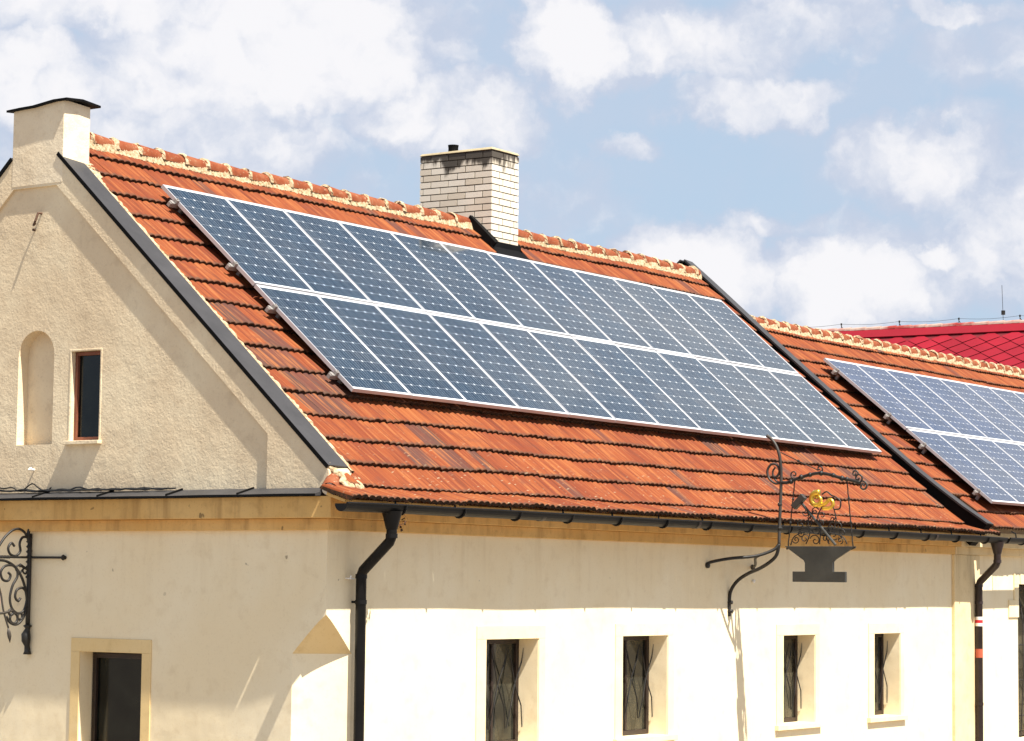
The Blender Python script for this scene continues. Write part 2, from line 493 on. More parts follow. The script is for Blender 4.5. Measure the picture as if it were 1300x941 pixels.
# --- upper gable wall, a slab with a sunk panel, niche and window opening
def roofz(y, o=0): return ZR - (H - y) * SA / CA + o / CA
def gz(s, o=0):    # height of roof line above gable position s
    y = s * cos(G); y = min(y, 2 * H - y); return roofz(y, o)
top = .034
mb = MB()
ss = [0.0, W / 2 / cos(G), W / cos(G)]
outer = [(0.0, .80), (W / cos(G), .80), (W / cos(G), gz(W / cos(G), top)), (ss[1], gz(ss[1], top)), (0.0, gz(0, top))]
f = [mb.vert(gp(s, z, 0)) for s, z in outer]; b = [mb.vert(gp(s, z, -.32)) for s, z in outer]
mb.face(f[::-1]); mb.face(b)
for i in range(5): mb.face([f[i], f[(i + 1) % 5], b[(i + 1) % 5], b[i]])
gable = mb.build('gable_wall', [M['gable']], house, weld=True)
def extr(poly, o0, o1):
    m = MB(); n = len(poly)
    f = [m.vert(gp(s, z, o1)) for s, z in poly]; b = [m.vert(gp(s, z, o0)) for s, z in poly]
    m.face(f); m.face(b[::-1])
    for i in range(n): m.face([f[i], b[i], b[(i + 1) % n], f[(i + 1) % n]])
    return m.build('cut', M['gable'], None, weld=True)
REC = .03
rec = [(.757, .70), (.757, 1.377), (3.668, 3.951), (4.292, 3.951), (7.2, 1.377), (7.2, .70)]
niche = [(3.664, 1.347), (3.664, 2.25)] + [(3.92 - .256 * cos(a), 2.25 + .245 * sin(a)) for a in [pi * k / 14 for k in range(1, 14)]] + [(4.178, 2.25), (4.178, 1.347)]
winh = [(3.008, 1.372), (3.008, 2.260), (3.415, 2.260), (3.415, 1.372)]
bake_boolean(gable, [extr(rec, -REC, .2)])
bake_boolean(gable, [extr(niche, -REC - .135, .2), extr(winh, -.27, .2)])

# --- attic body that carries the tiles
mb = MB()
ym = H
def atp(x, y): return (x, y, roofz(min(y, W - y), -.075))
xs0 = lambda y: .29 + y * tan(G)
v = [(xs0(0), .02, .861), (XE - .02, .02, .861), (XE - .02, W - .02, .861), (xs0(W), W - .02, .861)]
tL = [atp(xs0(0), .02), atp(XR + .02, .02), atp(XR + .02, H), atp(xs0(H), H), atp(XR + .02, W - .02), atp(xs0(W), W - .02)]
i = [mb.vert(p) for p in v + tL]
mb.face([i[0], i[1], i[5], i[4]]); mb.face([i[4], i[5], i[6], i[7]]); mb.face([i[7], i[6], i[8], i[9]])
mb.face([i[2], i[3], i[9], i[8]]); mb.face([i[3], i[0], i[4], i[7], i[9]]); mb.face([i[1], i[2], i[8], i[6], i[5]])
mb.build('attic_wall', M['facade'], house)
# boarded underside of the eave
mb = MB()
mb.hexa([P1.at(.05, 5.0, -.085), P1.at(14.55, 5.0, -.085), P1.at(14.55, 5.455, -.085), P1.at(.05, 5.455, -.085)],
        [P1.at(.05, 5.0, -.05), P1.at(14.55, 5.0, -.05), P1.at(14.55, 5.455, -.05), P1.at(.05, 5.455, -.05)])
mb.hexa([P1.at(-.22, 5.52, -.075), P1.at(14.55, 5.56, -.075), P1.at(14.55, 5.73, -.065), P1.at(-.22, 5.73, -.065)],
        [P1.at(-.22, 5.52, -.045), P1.at(14.55, 5.56, -.045), P1.at(14.55, 5.73, -.04), P1.at(-.22, 5.73, -.04)])
mb.build('eave_board', M['ochre'], house)

# --- roof tiles
darkspots = [(.8, 3.74, .5), (1.25, 4.08, .45), (1.0, 4.45, .35), (2.3, 4.8, .28), (1.75, 5.14, .2), (2.35, 5.14, .25), (8.85, 4.45, .22), (11.3, 4.45, .3), (12.4, 4.78, .45), (5.9, 4.1, .15), (1.1, 3.4, .3), (2.9, 5.14, .15), (.9, 3.05, .2)]
def dark1(x, t): return any(abs(t - b) < .18 and abs(x - a) < c for a, b, c in darkspots)
cx0, cx1, cy0, cy1 = 8.19, 8.815, 3.607, 4.70
def skip1(a, b, tt, tb): return a > cx0 - .02 and b < cx1 + .04 and tb < .52
roof = tiles('roof', P1, house, xleft, xright, .275, .347, 17, dark=dark1, seg=5, skip=skip1)
tiles('rear_roof', P1, house, lambda y, t: .33 + .074 * y, lambda t: XR, .275, .347, 16, back=True, seg=2)

# --- ridge tiles, bedded in mortar
def ridge_row(path, parent, x0, x1, r=.102, L=.375, gaps=()):
    mb = MB(); mo = MB()
    x = x0; k = 0
    zc = path.Z + .015
    def arc(xx, rr, n=10, dz=0, a0=-.12, a1=pi + .12):
        return [(xx, path.H - rr * cos(a0 + (a1 - a0) * q / n), zc + dz + rr * 1.02 * sin(a0 + (a1 - a0) * q / n)) for q in range(n + 1)]
    while x < x1 - .1:
        xe = min(x + L, x1)
        if not any(a < xe and x < b for a, b in gaps):
            dz = random.uniform(-.008, .008) + sag(x, 0) * .8; tl = random.uniform(-.006, .006)
            A = [mb.vert(p) for p in arc(x - .02, r * 1.05, dz=dz + tl)]; B = [mb.vert(p) for p in arc(x + .05, r * 1.06, dz=dz + tl)]
            C_ = [mb.vert(p) for p in arc(xe + .01, r * .90, dz=dz - tl)]
            A2 = [mb.vert(p) for p in arc(x - .02, r * .88, dz=dz + tl)]
            for P_, Q_ in ((A, B), (B, C_)):
                for q in range(10): mb.face([P_[q + 1], P_[q], Q_[q], Q_[q + 1]])
            for q in range(10): mb.face([A2[q + 1], A2[q], A[q], A[q + 1]])
            # mortar joint around the wide end
            rg = []
            for xx, rr in ((x - .03, r * .92), (x - .02, r * 1.10), (x + .0, r * 1.18), (x + .018, r * 1.06)):
                rg.append([mo.vert((p[0] + random.uniform(-.014, .014), p[1] - random.uniform(-.004, .008), p[2] + random.uniform(-.006, .006))) for p in arc(xx + random.uniform(-.008, .008), rr, dz=dz + tl)])
            for u_ in range(3):
                for q in range(10): mo.face([rg[u_][q + 1], rg[u_][q], rg[u_ + 1][q], rg[u_ + 1][q + 1]])
            # ragged bedding below on both slopes
            for side in (0, 1):
                n = 22; ln = []
                for q in range(n + 1):
                    xx = x + (xe - x) * q / n
                    at = path.at if side == 0 else path.back
                    lo = .115 + .035 * abs(sin(xx * pi / .1)) * random.uniform(.3, 1) + .02 * mnoise.noise(Vector((xx * 7, side, 0)))
                    s_ = sag(xx, .1)
                    ln.append([mo.vert(at(xx, .045, .085 + dz)), mo.vert(at(xx, .085, .060 + s_ + random.uniform(-.006, .008))), mo.vert(at(xx, lo, .034 + s_ + random.uniform(-.004, .008))), mo.vert(at(xx, lo + .006, .0 + s_))])
                for q in range(n):
                    for w in range(3):
                        ids = [ln[q][w], ln[q][w + 1], ln[q + 1][w + 1], ln[q + 1][w]]
                        mo.face(ids if side == 0 else ids[::-1])
        x = xe; k += 1
    mb.build('ridge_tiles', M['ridge'], parent, smooth=True)
    mo.build('ridge_mortar', M['mortar'], parent)
ridge_row(P1, house, .69, cx0 - .003)
ridge_row(P1, house, cx1 + .003, XR + .0)

# --- mortar fillet between the gable capping and the tiles
mb = MB(); n = 150; ln = []
for q in range(n + 1):
    t = .05 + 5.25 * q / n
    y = H - t * CA; x = xleft(y)
    wdt = .018 + .028 * max(0, mnoise.noise(Vector((t * 5, 4, 0)))) + random.uniform(0, .012)
    if .35 < t < .75: wdt += .07
    hh = .058 + random.uniform(-.01, .012)
    ln.append([mb.vert(P1.at(x - .035, t, .064)), mb.vert(P1.at(x + .0, t, hh + .008)), mb.vert(P1.at(x + wdt, t, hh)), mb.vert(P1.at(x + wdt + .006, t, .0))])
for q in range(n):
    for w in range(3): mb.face([ln[q][w], ln[q + 1][w], ln[q + 1][w + 1], ln[q][w + 1]])
mb.build('verge_mortar', M['mortar'], house)

# --- sheet-metal capping on the sloping gable edges
mb = MB()
def cap_side(sgn):
    def pt(t, e, o):   # e: 0 outer edge ... 1 inner edge
        y = H - t * CA - o * SA
        xo = -.012; xi = xleft(y) - .028
        yy = y if sgn > 0 else W - y
        base = yy * tan(G)
        # constant width strip measured square to the gable
        x = base + xo + (xi - xo - y * tan(G)) * e
        return Vector((x, yy, ZR - t * SA + o * CA))
    t0, t1 = (.40, 5.25)
    N = 8
    for k in range(N):
        a = t0 + (t1 - t0) * k / N; b = t0 + (t1 - t0) * (k + 1) / N
        lift = 0.0
        mb.hexa([pt(a, 0, .042), pt(a, 1, .036), pt(b, 1, .036), pt(b, 0, .042)],
                [pt(a, 0, .074), pt(a, 1, .066), pt(b, 1, .066), pt(b, 0, .074)])
        # drip edge
        mb.hexa([pt(a, -.012, .034), pt(a, .03, .034), pt(b, .03, .034), pt(b, -.012, .034)],
                [pt(a, -.012, .0735), pt(a, .03, .0735), pt(b, .03, .0735), pt(b, -.012, .0735)], 1)
cap_side(1); mb.build('gable_capping', [M['flash'], M['black']], house)
mb = MB(); cap_side(-1); mb.build('gable_capping', [M['flash'], M['black']], house)

# --- corner tile at the foot of the capping, its end plugged with mortar
mb = MB(); rg = []
c0, c1 = Vector((.10, .02, .955)), Vector((-.115, -.10, .838))
ax_ = (c1 - c0).normalized(); sd = ax_.cross(Vector((0, 0, 1))).normalized(); u3 = sd.cross(ax_).normalized()
for k in range(6):
    c = c0 + (c1 - c0) * k / 5; r_ = .066 + .010 * k / 5 + (.006 if k in (3, 4) else 0)
    rg.append([mb.vert(c + sd * (r_ * cos(a)) + u3 * (r_ * sin(a))) for a in [2 * pi * q / 16 for q in range(16)]])
for k in range(5):
    for q in range(16): mb.face([rg[k][q], rg[k + 1][q], rg[k + 1][(q + 1) % 16], rg[k][(q + 1) % 16]])
mb.face(rg[0])
mb.build('corner_tile', M['ridge'], house, smooth=True)
bm = bmesh.new()
for (x, t, o, s) in ((.05, 5.22, .035, .06), (.09, 5.30, .03, .06), (.12, 5.36, .03, .055), (.07, 5.46, .025, .055), (.15, 5.47, .02, .06), (.24, 5.50, .015, .05), (.30, 5.46, .02, .055), (.36, 5.40, .02, .05), (.10, 5.14, .04, .05), (.16, 5.08, .04, .045), (.22, 5.00, .04, .04)):
    mt = Matrix.Translation(P1.at(x, t, o)) @ Matrix.Rotation(AL, 4, 'X') @ Matrix.Diagonal((s * .75, s * 1.3, s * .5, 1))
    r = bmesh.ops.create_icosphere(bm, subdivisions=3, radius=1, matrix=mt)
    for v_ in r['verts']: v_.co += Vector([mnoise.noise(v_.co * 22 + Vector((k * 9, 0, 0))) * .016 for k in range(3)])
bp = bmesh.new()
r = bmesh.ops.create_icosphere(bp, subdivisions=3, radius=.062, matrix=Matrix.Translation(c1 - ax_ * .012))
for v_ in r['verts']: v_.co += Vector([mnoise.noise(v_.co * 25 + Vector((k * 9, 0, 0))) * .014 for k in range(3)])
me = bpy.data.meshes.new('mortar_plug'); bp.to_mesh(me); bp.free(); me.materials.append(M['plug'])
o = bpy.data.objects.new('mortar_plug', me); COL.objects.link(o); world_parent(o, house)
me = bpy.data.meshes.new('corner_mortar'); bm.to_mesh(me); bm.free(); me.materials.append(M['mortar'])
o = bpy.data.objects.new('corner_mortar', me); COL.objects.link(o); world_parent(o, house)

# --- metal ledge across the gable, with standing seams
mb = MB()
N = 40; fr = []
for k in range(N + 1):
    s = -.04 + (W + .1) * k / N
    w = .006 * mnoise.noise(Vector((s * 1.3, 0, 5)))
    fr.append([gp(s, .872 + w, -.05), gp(s, .866 + w, .004), gp(s, .806 + w, .225), gp(s, .786 + w, .228), gp(s, .786 + w, .21), gp(s, .80 + w, -.05)])
for k in range(N):
    for q in range(5):
        mb.poly([fr[k][q], fr[k][q + 1], fr[k + 1][q + 1], fr[k + 1][q]], 1 if q in (2, 3) else 0)
mb.poly(fr[0][::-1]); mb.poly(fr[-1])
ledge = mb.build('ledge', [M['flash'], M['black']], house, weld=False)
for s in (.92, 1.83, 2.75, 3.65, 4.55, 5.45, 6.35, 7.25):
    ms = MB()
    ms.hexa([gp(s - .009, .86, .0), gp(s + .009, .86, .0), gp(s + .009, .80, .222), gp(s - .009, .80, .222)],
            [gp(s - .009, .884, .0), gp(s + .009, .884, .0), gp(s + .009, .822, .224), gp(s - .009, .822, .224)])
    ms.build('seam', M['black'], ledge)

# --- cornice that turns the corner
def band(o, z0, z1, name, inner=-.05, x1=14.17, z2=None):
    mb = MB()
    def path(off):
        e = gp(W, 0, off); c = corner(off)
        return [Vector((e.x, e.y, 0)), c, Vector((x1, -off, 0))]
    prof = [(inner, z0), (o, z0), (o, z1), (inner, z1)]
    ring = [[mb.vert((p.x, p.y, z)) for (off, z) in prof for p in [path(off)[k]]] for k in range(3)]
    for k in range(2):
        for q in range(4): mb.face([ring[k][q], ring[k + 1][q], ring[k + 1][(q + 1) % 4], ring[k][(q + 1) % 4]])
    mb.face(ring[0]); mb.face(ring[-1][::-1])
    return mb.build(name, M['ochre'], house, weld=True, bevel=.006)
band(.15, .588, .785, 'cornice')
band(.06, .480, .5865, 'cornice_moulding')
mb = MB(); mb.box((.02, -.12, .79), (14.15, .015, .855)); mb.build('wall_plate', M['ochre'], house)

# --- gable chimney
mb = MB()
def cpt(s, z, off): return gp(s, z, off)
s0, s1, d = 3.580, 4.320, .36
zt = lambda s: 4.812 - .055 * (s - s0) / (s1 - s0)
mb.hexa([cpt(s0, 3.97, .003), cpt(s1, 3.97, .003), cpt(s1, 3.97, -d), cpt(s0, 3.97, -d)][::-1],
        [cpt(s0, zt(s0), .003), cpt(s1, zt(s1), .003), cpt(s1, zt(s1) - .01, -d), cpt(s0, zt(s0) - .03, -d)][::-1])
gch = mb.build('gable_chimney', M['chim_stucco'], house, bevel=.008)
mb = MB()
def cap_row(off, dz):
    return [(s0 - .075, 4.795 + dz), (s0 + .12, 4.795 + dz), (s0 + .42, 4.762 + dz), (s0 + .60, 4.758 + dz), (s1 + .06, 4.748 + dz)]
A = [gp(s, z + .0, .047) for s, z in cap_row(0, 0)]; B = [gp(s, z + .015, -d / 2) for s, z in cap_row(0, 0)]; C_ = [gp(s, z - .015, -d - .07) for s, z in cap_row(0, 0)]
up = Vector((0, 0, .022))
for k in range(4):
    for P_, Q_ in ((A, B), (B, C_)):
        mb.hexa([P_[k], Q_[k], Q_[k + 1], P_[k + 1]], [P_[k] + up, Q_[k] + up, Q_[k + 1] + up, P_[k + 1] + up])
mb.build('chimney_cap', M['black'], gch)

# --- brick chimney
mb = MB(); mb.usetone = True
bl, bh, jt = .25, .071, .013
rows = 20; ztop = 5.435
mb.box((cx0 + .008, cy0 + .008, 3.5), (cx1 - .008, cy1 - .008, ztop + .02), 1)
dz = bh + jt
bw = .12
for k in range(rows):
    z1 = ztop - k * dz; z0 = z1 - bh
    if z1 < 3.9: break
    def run(p0, p1, nrm, off):
        L = (Vector(p1) - Vector(p0)).length; dr = (Vector(p1) - Vector(p0)).normalized(); a = -off
        while a < L - .005:
            b = a + bl
            aa, bb = max(a, 0), min(b, L)
            if bb - aa > .02:
                t = random.random(); j = random.uniform(0, .004)
                P_ = Vector(p0) + dr * aa; Q_ = Vector(p0) + dr * bb; N_ = Vector(nrm)
                i0 = len(mb.v)
                mb.hexa([P_ + N_ * j + Vector((0, 0, z0)), Q_ + N_ * j + Vector((0, 0, z0)), Q_ - N_ * .03 + Vector((0, 0, z0)), P_ - N_ * .03 + Vector((0, 0, z0))],
                        [P_ + N_ * j + Vector((0, 0, z1)), Q_ + N_ * j + Vector((0, 0, z1)), Q_ - N_ * .03 + Vector((0, 0, z1)), P_ - N_ * .03 + Vector((0, 0, z1))])
                for q in range(i0, len(mb.v)): mb.tone[q] = t
            a = b + jt
    e = k % 2
    run((cx0, cy0 + .001, 0), (cx0, cy1, 0), (-1, 0, 0), 0 if e else bw)
    run((cx0 + .001, cy0, 0), (cx1 - .001, cy0, 0), (0, -1, 0), bw * 0 if not e else bw * .7)
    run((cx1, cy0 + .001, 0), (cx1, cy1, 0), (1, 0, 0), 0 if e else bw)
    run((cx0 + .001, cy1, 0), (cx1 - .001, cy1, 0), (0, 1, 0), bw if e else 0)
bch = mb.build('brick_chimney', [M['brick'], M['joint']], house)
mb = MB(); mb.hexa([(cx0 - .012, cy0 - .012, ztop + .022), (cx1 + .012, cy0 - .012, ztop + .022), (cx1 + .012, cy1 + .012, ztop + .01), (cx0 - .012, cy1 + .012, ztop + .01)],
                   [(cx0 + .01, cy0 + .01, ztop + .055), (cx1 - .01, cy0 + .01, ztop + .055), (cx1 - .01, cy1 - .01, ztop + .04), (cx0 + .01, cy1 - .01, ztop + .04)])
mb.build('chimney_crown', M['crown'], bch, bevel=.006)
mb = MB(); mb.tube([(cx0 + .17, 4.31, ztop), (cx0 + .17, 4.31, ztop + .115), (cx0 + .17, 4.31, ztop + .15)], .065, 16, taper=[1, 1, 1.08])
mb.build('flue_pipe', M['black'], bch, smooth=False)
# lead flashing: along the left face and an apron in front
mb = MB()
for (a, b) in ((-.02, .50),):
    p = [P1.at(cx0 - .035, a, .02), P1.at(cx0 - .003, a, .02), P1.at(cx0 - .003, b, .02), P1.at(cx0 - .035, b, .02)]
    q = [P1.at(cx0 - .035, a - .02, .155), P1.at(cx0 - .003, a, .165), P1.at(cx0 - .003, b, .165), P1.at(cx0 - .035, b, .135)]
    mb.hexa(p, q)
z_ = P1.at(0, .50).z
mb.hexa([(cx0 - .04, cy0 - .055, z_ - .10), (cx1 + .05, cy0 - .055, z_ - .10), (cx1 + .05, cy0 - .004, z_ - .10), (cx0 - .04, cy0 - .004, z_ - .10)],
        [(cx0 - .04, cy0 - .03, z_ + .13), (cx1 + .02, cy0 - .03, z_ + .13), (cx1 + .02, cy0 - .004, z_ + .14), (cx0 - .04, cy0 - .004, z_ + .14)])
mb.hexa([P1.at(cx0 - .05, .48, .02), P1.at(cx1 + .06, .48, .02), P1.at(cx1 + .06, .75, .05), P1.at(cx0 - .05, .75, .05)],
        [P1.at(cx0 - .05, .48, .07), P1.at(cx1 + .06, .48, .07), P1.at(cx1 + .06, .75, .062), P1.at(cx0 - .05, .75, .062)])
mb.hexa([P1.at(cx1 + .003, -.02, .02), P1.at(cx1 + .03, -.02, .02), P1.at(cx1 + .03, .5, .02), P1.at(cx1 + .003, .5, .02)],
        [P1.at(cx1 + .003, -.02, .09), P1.at(cx1 + .03, -.02, .08), P1.at(cx1 + .03, .5, .08), P1.at(cx1 + .003, .5, .09)])
mb.build('chimney_flashing', M['black'], bch)

# --- raised fire wall with metal capping at the right end of the roof
mb = MB()
FT = [(-.36, .055), (.28, .066), (1.5, .066), (2.6, .085), (3.8, .108), (4.45, .133), (5.12, .182), (5.72, .266)]
def fo(t):
    for (a, u), (b, v) in zip(FT, FT[1:]):
        if t <= b: return u + (v - u) * (t - a) / (b - a) - .047
    return FT[-1][1] - .047
N = 14
for side in (0, 1):
    at = P1.at if side == 0 else P1.back
    for k in range(N):
        a = -.34 + 6.06 * k / N; b = -.34 + 6.06 * (k + 1) / N
        def q(x, t, o): 
            tt = t; p = Path(H, ZR, AL, 99, 0); r_ = p.at(x, tt, o); return r_ if side == 0 else Vector((r_.x, 2 * (H + .34 * CA) - r_.y, r_.z))
        oa, ob = fo(a) + .035, fo(b) + .035
        lo = -.14
        pts0 = [q(14.29, a, lo), q(14.50, a, lo), q(14.50, b, lo), q(14.29, b, lo)]
        pts1 = [q(14.29, a, oa), q(14.50, a, oa - .02), q(14.50, b, ob - .02), q(14.29, b, ob)]
        if side: pts0 = pts0[::-1]; pts1 = pts1[::-1]
        mb.hexa(pts0, pts1, 1)
        c0 = [q(14.262, a, oa - .014), q(14.525, a, oa - .035), q(14.525, b, ob - .035), q(14.262, b, ob - .014)]
        c1 = [q(14.26, a, oa + .012), q(14.52, a, oa - .004), q(14.52, b, ob - .004), q(14.26, b, ob + .012)]
        if side: c0 = c0[::-1]; c1 = c1[::-1]
        mb.hexa(c0, c1, 0)
fw = mb.build('fire_wall', [M['flash'], M['black']], house)

# --- gutter with hooks, two downpipes
def gutter(x0, x1, y, z, parent, r=.068, name='gutter'):
    mb = MB(); N = int((x1 - x0) / .35); n = 10; rings = []; inn = []
    for k in range(N + 1):
        x = x0 + (x1 - x0) * k / N
        zz = z + .012 * mnoise.noise(Vector((x * .7, 2, 2))); yy = y + .012 * mnoise.noise(Vector((x * .5, 7, 2)))
        ring = []; ii = []
        for q in range(n + 1):
            a = pi + pi * q / n
            ring.append(mb.vert((x, yy + r * cos(a), zz + r * 1.05 * sin(a)))); ii.append(mb.vert((x, yy + (r - .008) * cos(a), zz + (r - .008) * sin(a))))
        rings.append(ring); inn.append(ii)
    for k in range(N):
        for q in range(n):
            mb.face([rings[k][q], rings[k][q + 1], rings[k + 1][q + 1], rings[k + 1][q]])
            mb.face([inn[k][q + 1], inn[k][q], inn[k + 1][q], inn[k + 1][q + 1]])
        for q in (0, n): mb.face([rings[k][q], rings[k + 1][q], inn[k + 1][q], inn[k][q]])
    mb.face(rings[0]); mb.face(rings[-1][::-1])
    # rolled front bead
    mb.tube([(x0 + (x1 - x0) * k / N, y - r + .012 * mnoise.noise(Vector(((x0 + (x1 - x0) * k / N) * .5, 7, 2))), z + .004 + .012 * mnoise.noise(Vector(((x0 + (x1 - x0) * k / N) * .7, 2, 2)))) for k in range(N + 1)], .011, 6)
    return mb.build(name, M['gutter'], parent, smooth=False)
GY, GZ_ = -.462, .71
gut = gutter(-.43, 14.86, GY, GZ_, house)
hx = .48 
for jx in (2.9, 6.1, 9.3, 12.5):
    mj = MB(); ring = [(jx, GY + .073 * cos(a), GZ_ + .012 * mnoise.noise(Vector((jx * .7, 2, 2))) + .077 * sin(a)) for a in [pi + pi * q / 12 for q in range(13)]]
    A_ = [mj.vert((p[0] - .03, p[1], p[2])) for p in ring]; B_ = [mj.vert((p[0] + .03, p[1], p[2])) for p in ring]
    for q in range(12): mj.face([A_[q], A_[q + 1], B_[q + 1], B_[q]])
    mj.build('gutter_joint', M['brownpipe'], gut)
while hx < 14.6:
    mh = MB()
    pts = [(hx, -.36, .80), (hx, -.405, .775), (hx, -.415, GZ_ + .01)] + [(hx, GY + .075 * cos(a), GZ_ + .08 * sin(a)) for a in [0 - pi * k / 8 for k in range(9)]]
    mh.tube(pts, .011, 5)
    mh.build('gutter_hook', M['gutter'], gut)
    hx += .98

def downpipe(parent, x_top, x_low, mat, y_wall=-.10, z1=.40, z2=.10, r=.049, marks=False):
    mb = MB()
    top_ = Vector((x_top, GY, GZ_ - .05))
    mb.tube([top_, top_ + Vector((0, 0, -.05)), top_ + Vector((0, 0, -.16)), top_ + Vector((0, 0, -.17))], r, 18, taper=[2.0, 1.7, 1.12, 1.0], caps=False)
    A = Vector((x_top, GY, z1)); B = Vector((x_low, y_wall, z2))
    d = (B - A).normalized()
    pts = [Vector((x_top, GY, GZ_ - .2)), A + Vector((0, 0, .03)), A + d * .03, B - d * .03, B + Vector((0, 0, -.03)), Vector((x_low, y_wall, GROUND + .1))]
    mb.tube(pts, r, 18)
    o = mb.build('downpipe', mat, parent, smooth=True)
    try: o.data.set_sharp_from_angle(angle=R(40))
    except Exception: pass
    for z in (A.z + .035, z2 - .035, z2 - .27, -1.55):
        mc = MB(); cx_, cy_ = (x_top, GY) if z > z1 else (x_low, y_wall)
        mc.tube([(cx_, cy_, z + .02), (cx_, cy_, z - .02)], r + .006, 18)
        mc.build('pipe_collar', mat, o)
    for zb_ in (z2 - .27, -1.55):
        mc = MB(); mc.tube([(x_low, 0, zb_), (x_low, y_wall, zb_)], .012, 6); mc.build('pipe_bracket', mat, o)
    return o
downpipe(house, .355, .395, M['gutter'])
mb = MB()   # leaves caught at the first funnel
for k in range(26):
    c = Vector((.50 + random.uniform(-.04, .05), GY - .02 + random.uniform(-.05, .05), GZ_ - .12 + random.uniform(-.10, .08)))
    d1 = Vector([random.uniform(-1, 1) for _ in range(3)]).normalized() * .025; d2 = Vector([random.uniform(-1, 1) for _ in range(3)]).normalized() * .018
    mb.poly([c - d1, c - d2, c + d1, c + d2])
lf = mb.build('leaf_litter', M['butt'], house)
dp2 = downpipe(house, 14.66, 14.88, M['brownpipe'], z1=.36, z2=.10)
for z0, z1, m_, lab in ((-.405, -.362, 'white', 'white painted stripe'), (-.4475, -.4055, 'redpaint', 'red painted stripe'), (-.490, -.448, 'white', 'white painted stripe'), (-.92, -.80, 'orangepaint', 'faded orange painted patch')):
    mc = MB(); mc.tube([(14.88, -.10, z1), (14.88, -.10, z0)], .0505, 24, caps=True); o = mc.build('painted_stripe', M[m_], dp2); o['label'] = lab

# --- windows of the long front
def facade_window(parent, a, b, t, c, d, zb=WB, depth=.225, grille=True):
    win = MB()
    w = .055
    y0, y1 = depth, depth + .06
    a2, b2 = a + .012, b - .012
    for (p, q) in (((a2, y0, zb), (a2 + w, y1, t)), ((b2 - w, y0, zb), (b2, y1, t)), ((a2 + w, y0, t - w), (b2 - w, y1, t)), ((a2 + w, y0, zb), (b2 - w, y1, zb + w)), (((a2 + b2) / 2 - .02, y0 + .01, zb + w), ((a2 + b2) / 2 + .02, y1 - .01, t - w))):
        win.box(p, q)
    wo = win.build('window', M['darkwood'], parent, bevel=.004)
    g_ = MB(); g_.box((a2 + w, y0 + .028, zb + w), (b2 - w, y0 + .034, t - w)); g_.build('pane', M['glass'], wo)
    s_ = MB(); e = .011
    lt, ll = t + .135, zb - .02
    s_.box((c, -e, t + .0005), (d, .0, lt)); s_.box((c, -e, zb), (a, 0, t)); s_.box((b, -e, zb), (d, 0, t)); s_.box((c - .03, -.05, zb - .06), (d + .03, 0, zb))
    s_.build('surround', M['pale_ochre'], wo, bevel=.003)
    if grille:
        gr = MB(); yg = depth - .05; n = 3; L = b2 - a2
        for k in range(n):
            xm = a2 + L * (k + .5) / n
            for sg_ in (1, -1):
                gr.tube([(xm + sg_ * L / n * .46, yg - .01, t - .10), (xm + sg_ * L / n * .30, yg - .02, t - .24), (xm, yg, t - .46), (xm - sg_ * L / n * .3, yg - .02, t - .68), (xm - sg_ * L / n * .46, yg, t - .9)], .0075, 6, taper=[.3, 1, 1, 1, .8])
        gr.build('grille', M['iron'], wo)
    return wo
for w_ in FW: facade_window(house, *w_)

# --- gable windows
def gable_window(parent, s0, s1, z0, z1, off, fw_, mat, glass_m, sur=None, sill=None):
    m = MB()
    for (a, b, c, d) in ((s0, s0 + fw_, z0, z1), (s1 - fw_, s1, z0, z1), (s0 + fw_, s1 - fw_, z1 - fw_, z1), (s0 + fw_, s1 - fw_, z0, z0 + fw_)):
        m.gbox(a, b, c, d, off - .06, off)
    wo = m.build('window', mat, parent, bevel=.003)
    g_ = MB(); g_.gbox(s0 + fw_, s1 - fw_, z0 + fw_, z1 - fw_, off - .04, off - .03); g_.build('pane', glass_m, wo)
    return wo
wo = gable_window(house, 3.012, 3.411, 1.376, 2.256, -REC - .05, .035, M['wood'], M['glass2'])
wo['label'] = 'small brown wooden attic window'
m = MB()
for (a, b, c, d, o0, o1) in ((2.985, 3.008, 1.33, 2.280, -REC - .01, -REC + .004), (3.415, 3.438, 1.33, 2.280, -REC - .01, -REC + .004), (3.008, 3.415, 2.260, 2.280, -REC - .01, -REC + .004), (2.965, 3.455, 1.335, 1.371, -REC - .05, -REC + .055)):
    m.gbox(a, b, c, d, o0, o1)
m.build('surround', M['gable'], wo, bevel=.004)
wo = gable_window(house, 2.319, 3.141, WB + .012, -.702, -.16, .05, M['darkwood'], M['glass2'])
m = MB(); t = -.69
for (a, b, c, d) in ((2.185, 3.274, t, -.558), (2.185, 2.307, WB, t), (3.153, 3.274, WB, t)): m.gbox(a, b, c + .0005, d, .0, .011)
m.gbox(2.15, 3.31, WB - .06, WB, 0, .05)
m.build('surround', M['trim'], wo, bevel=.003)

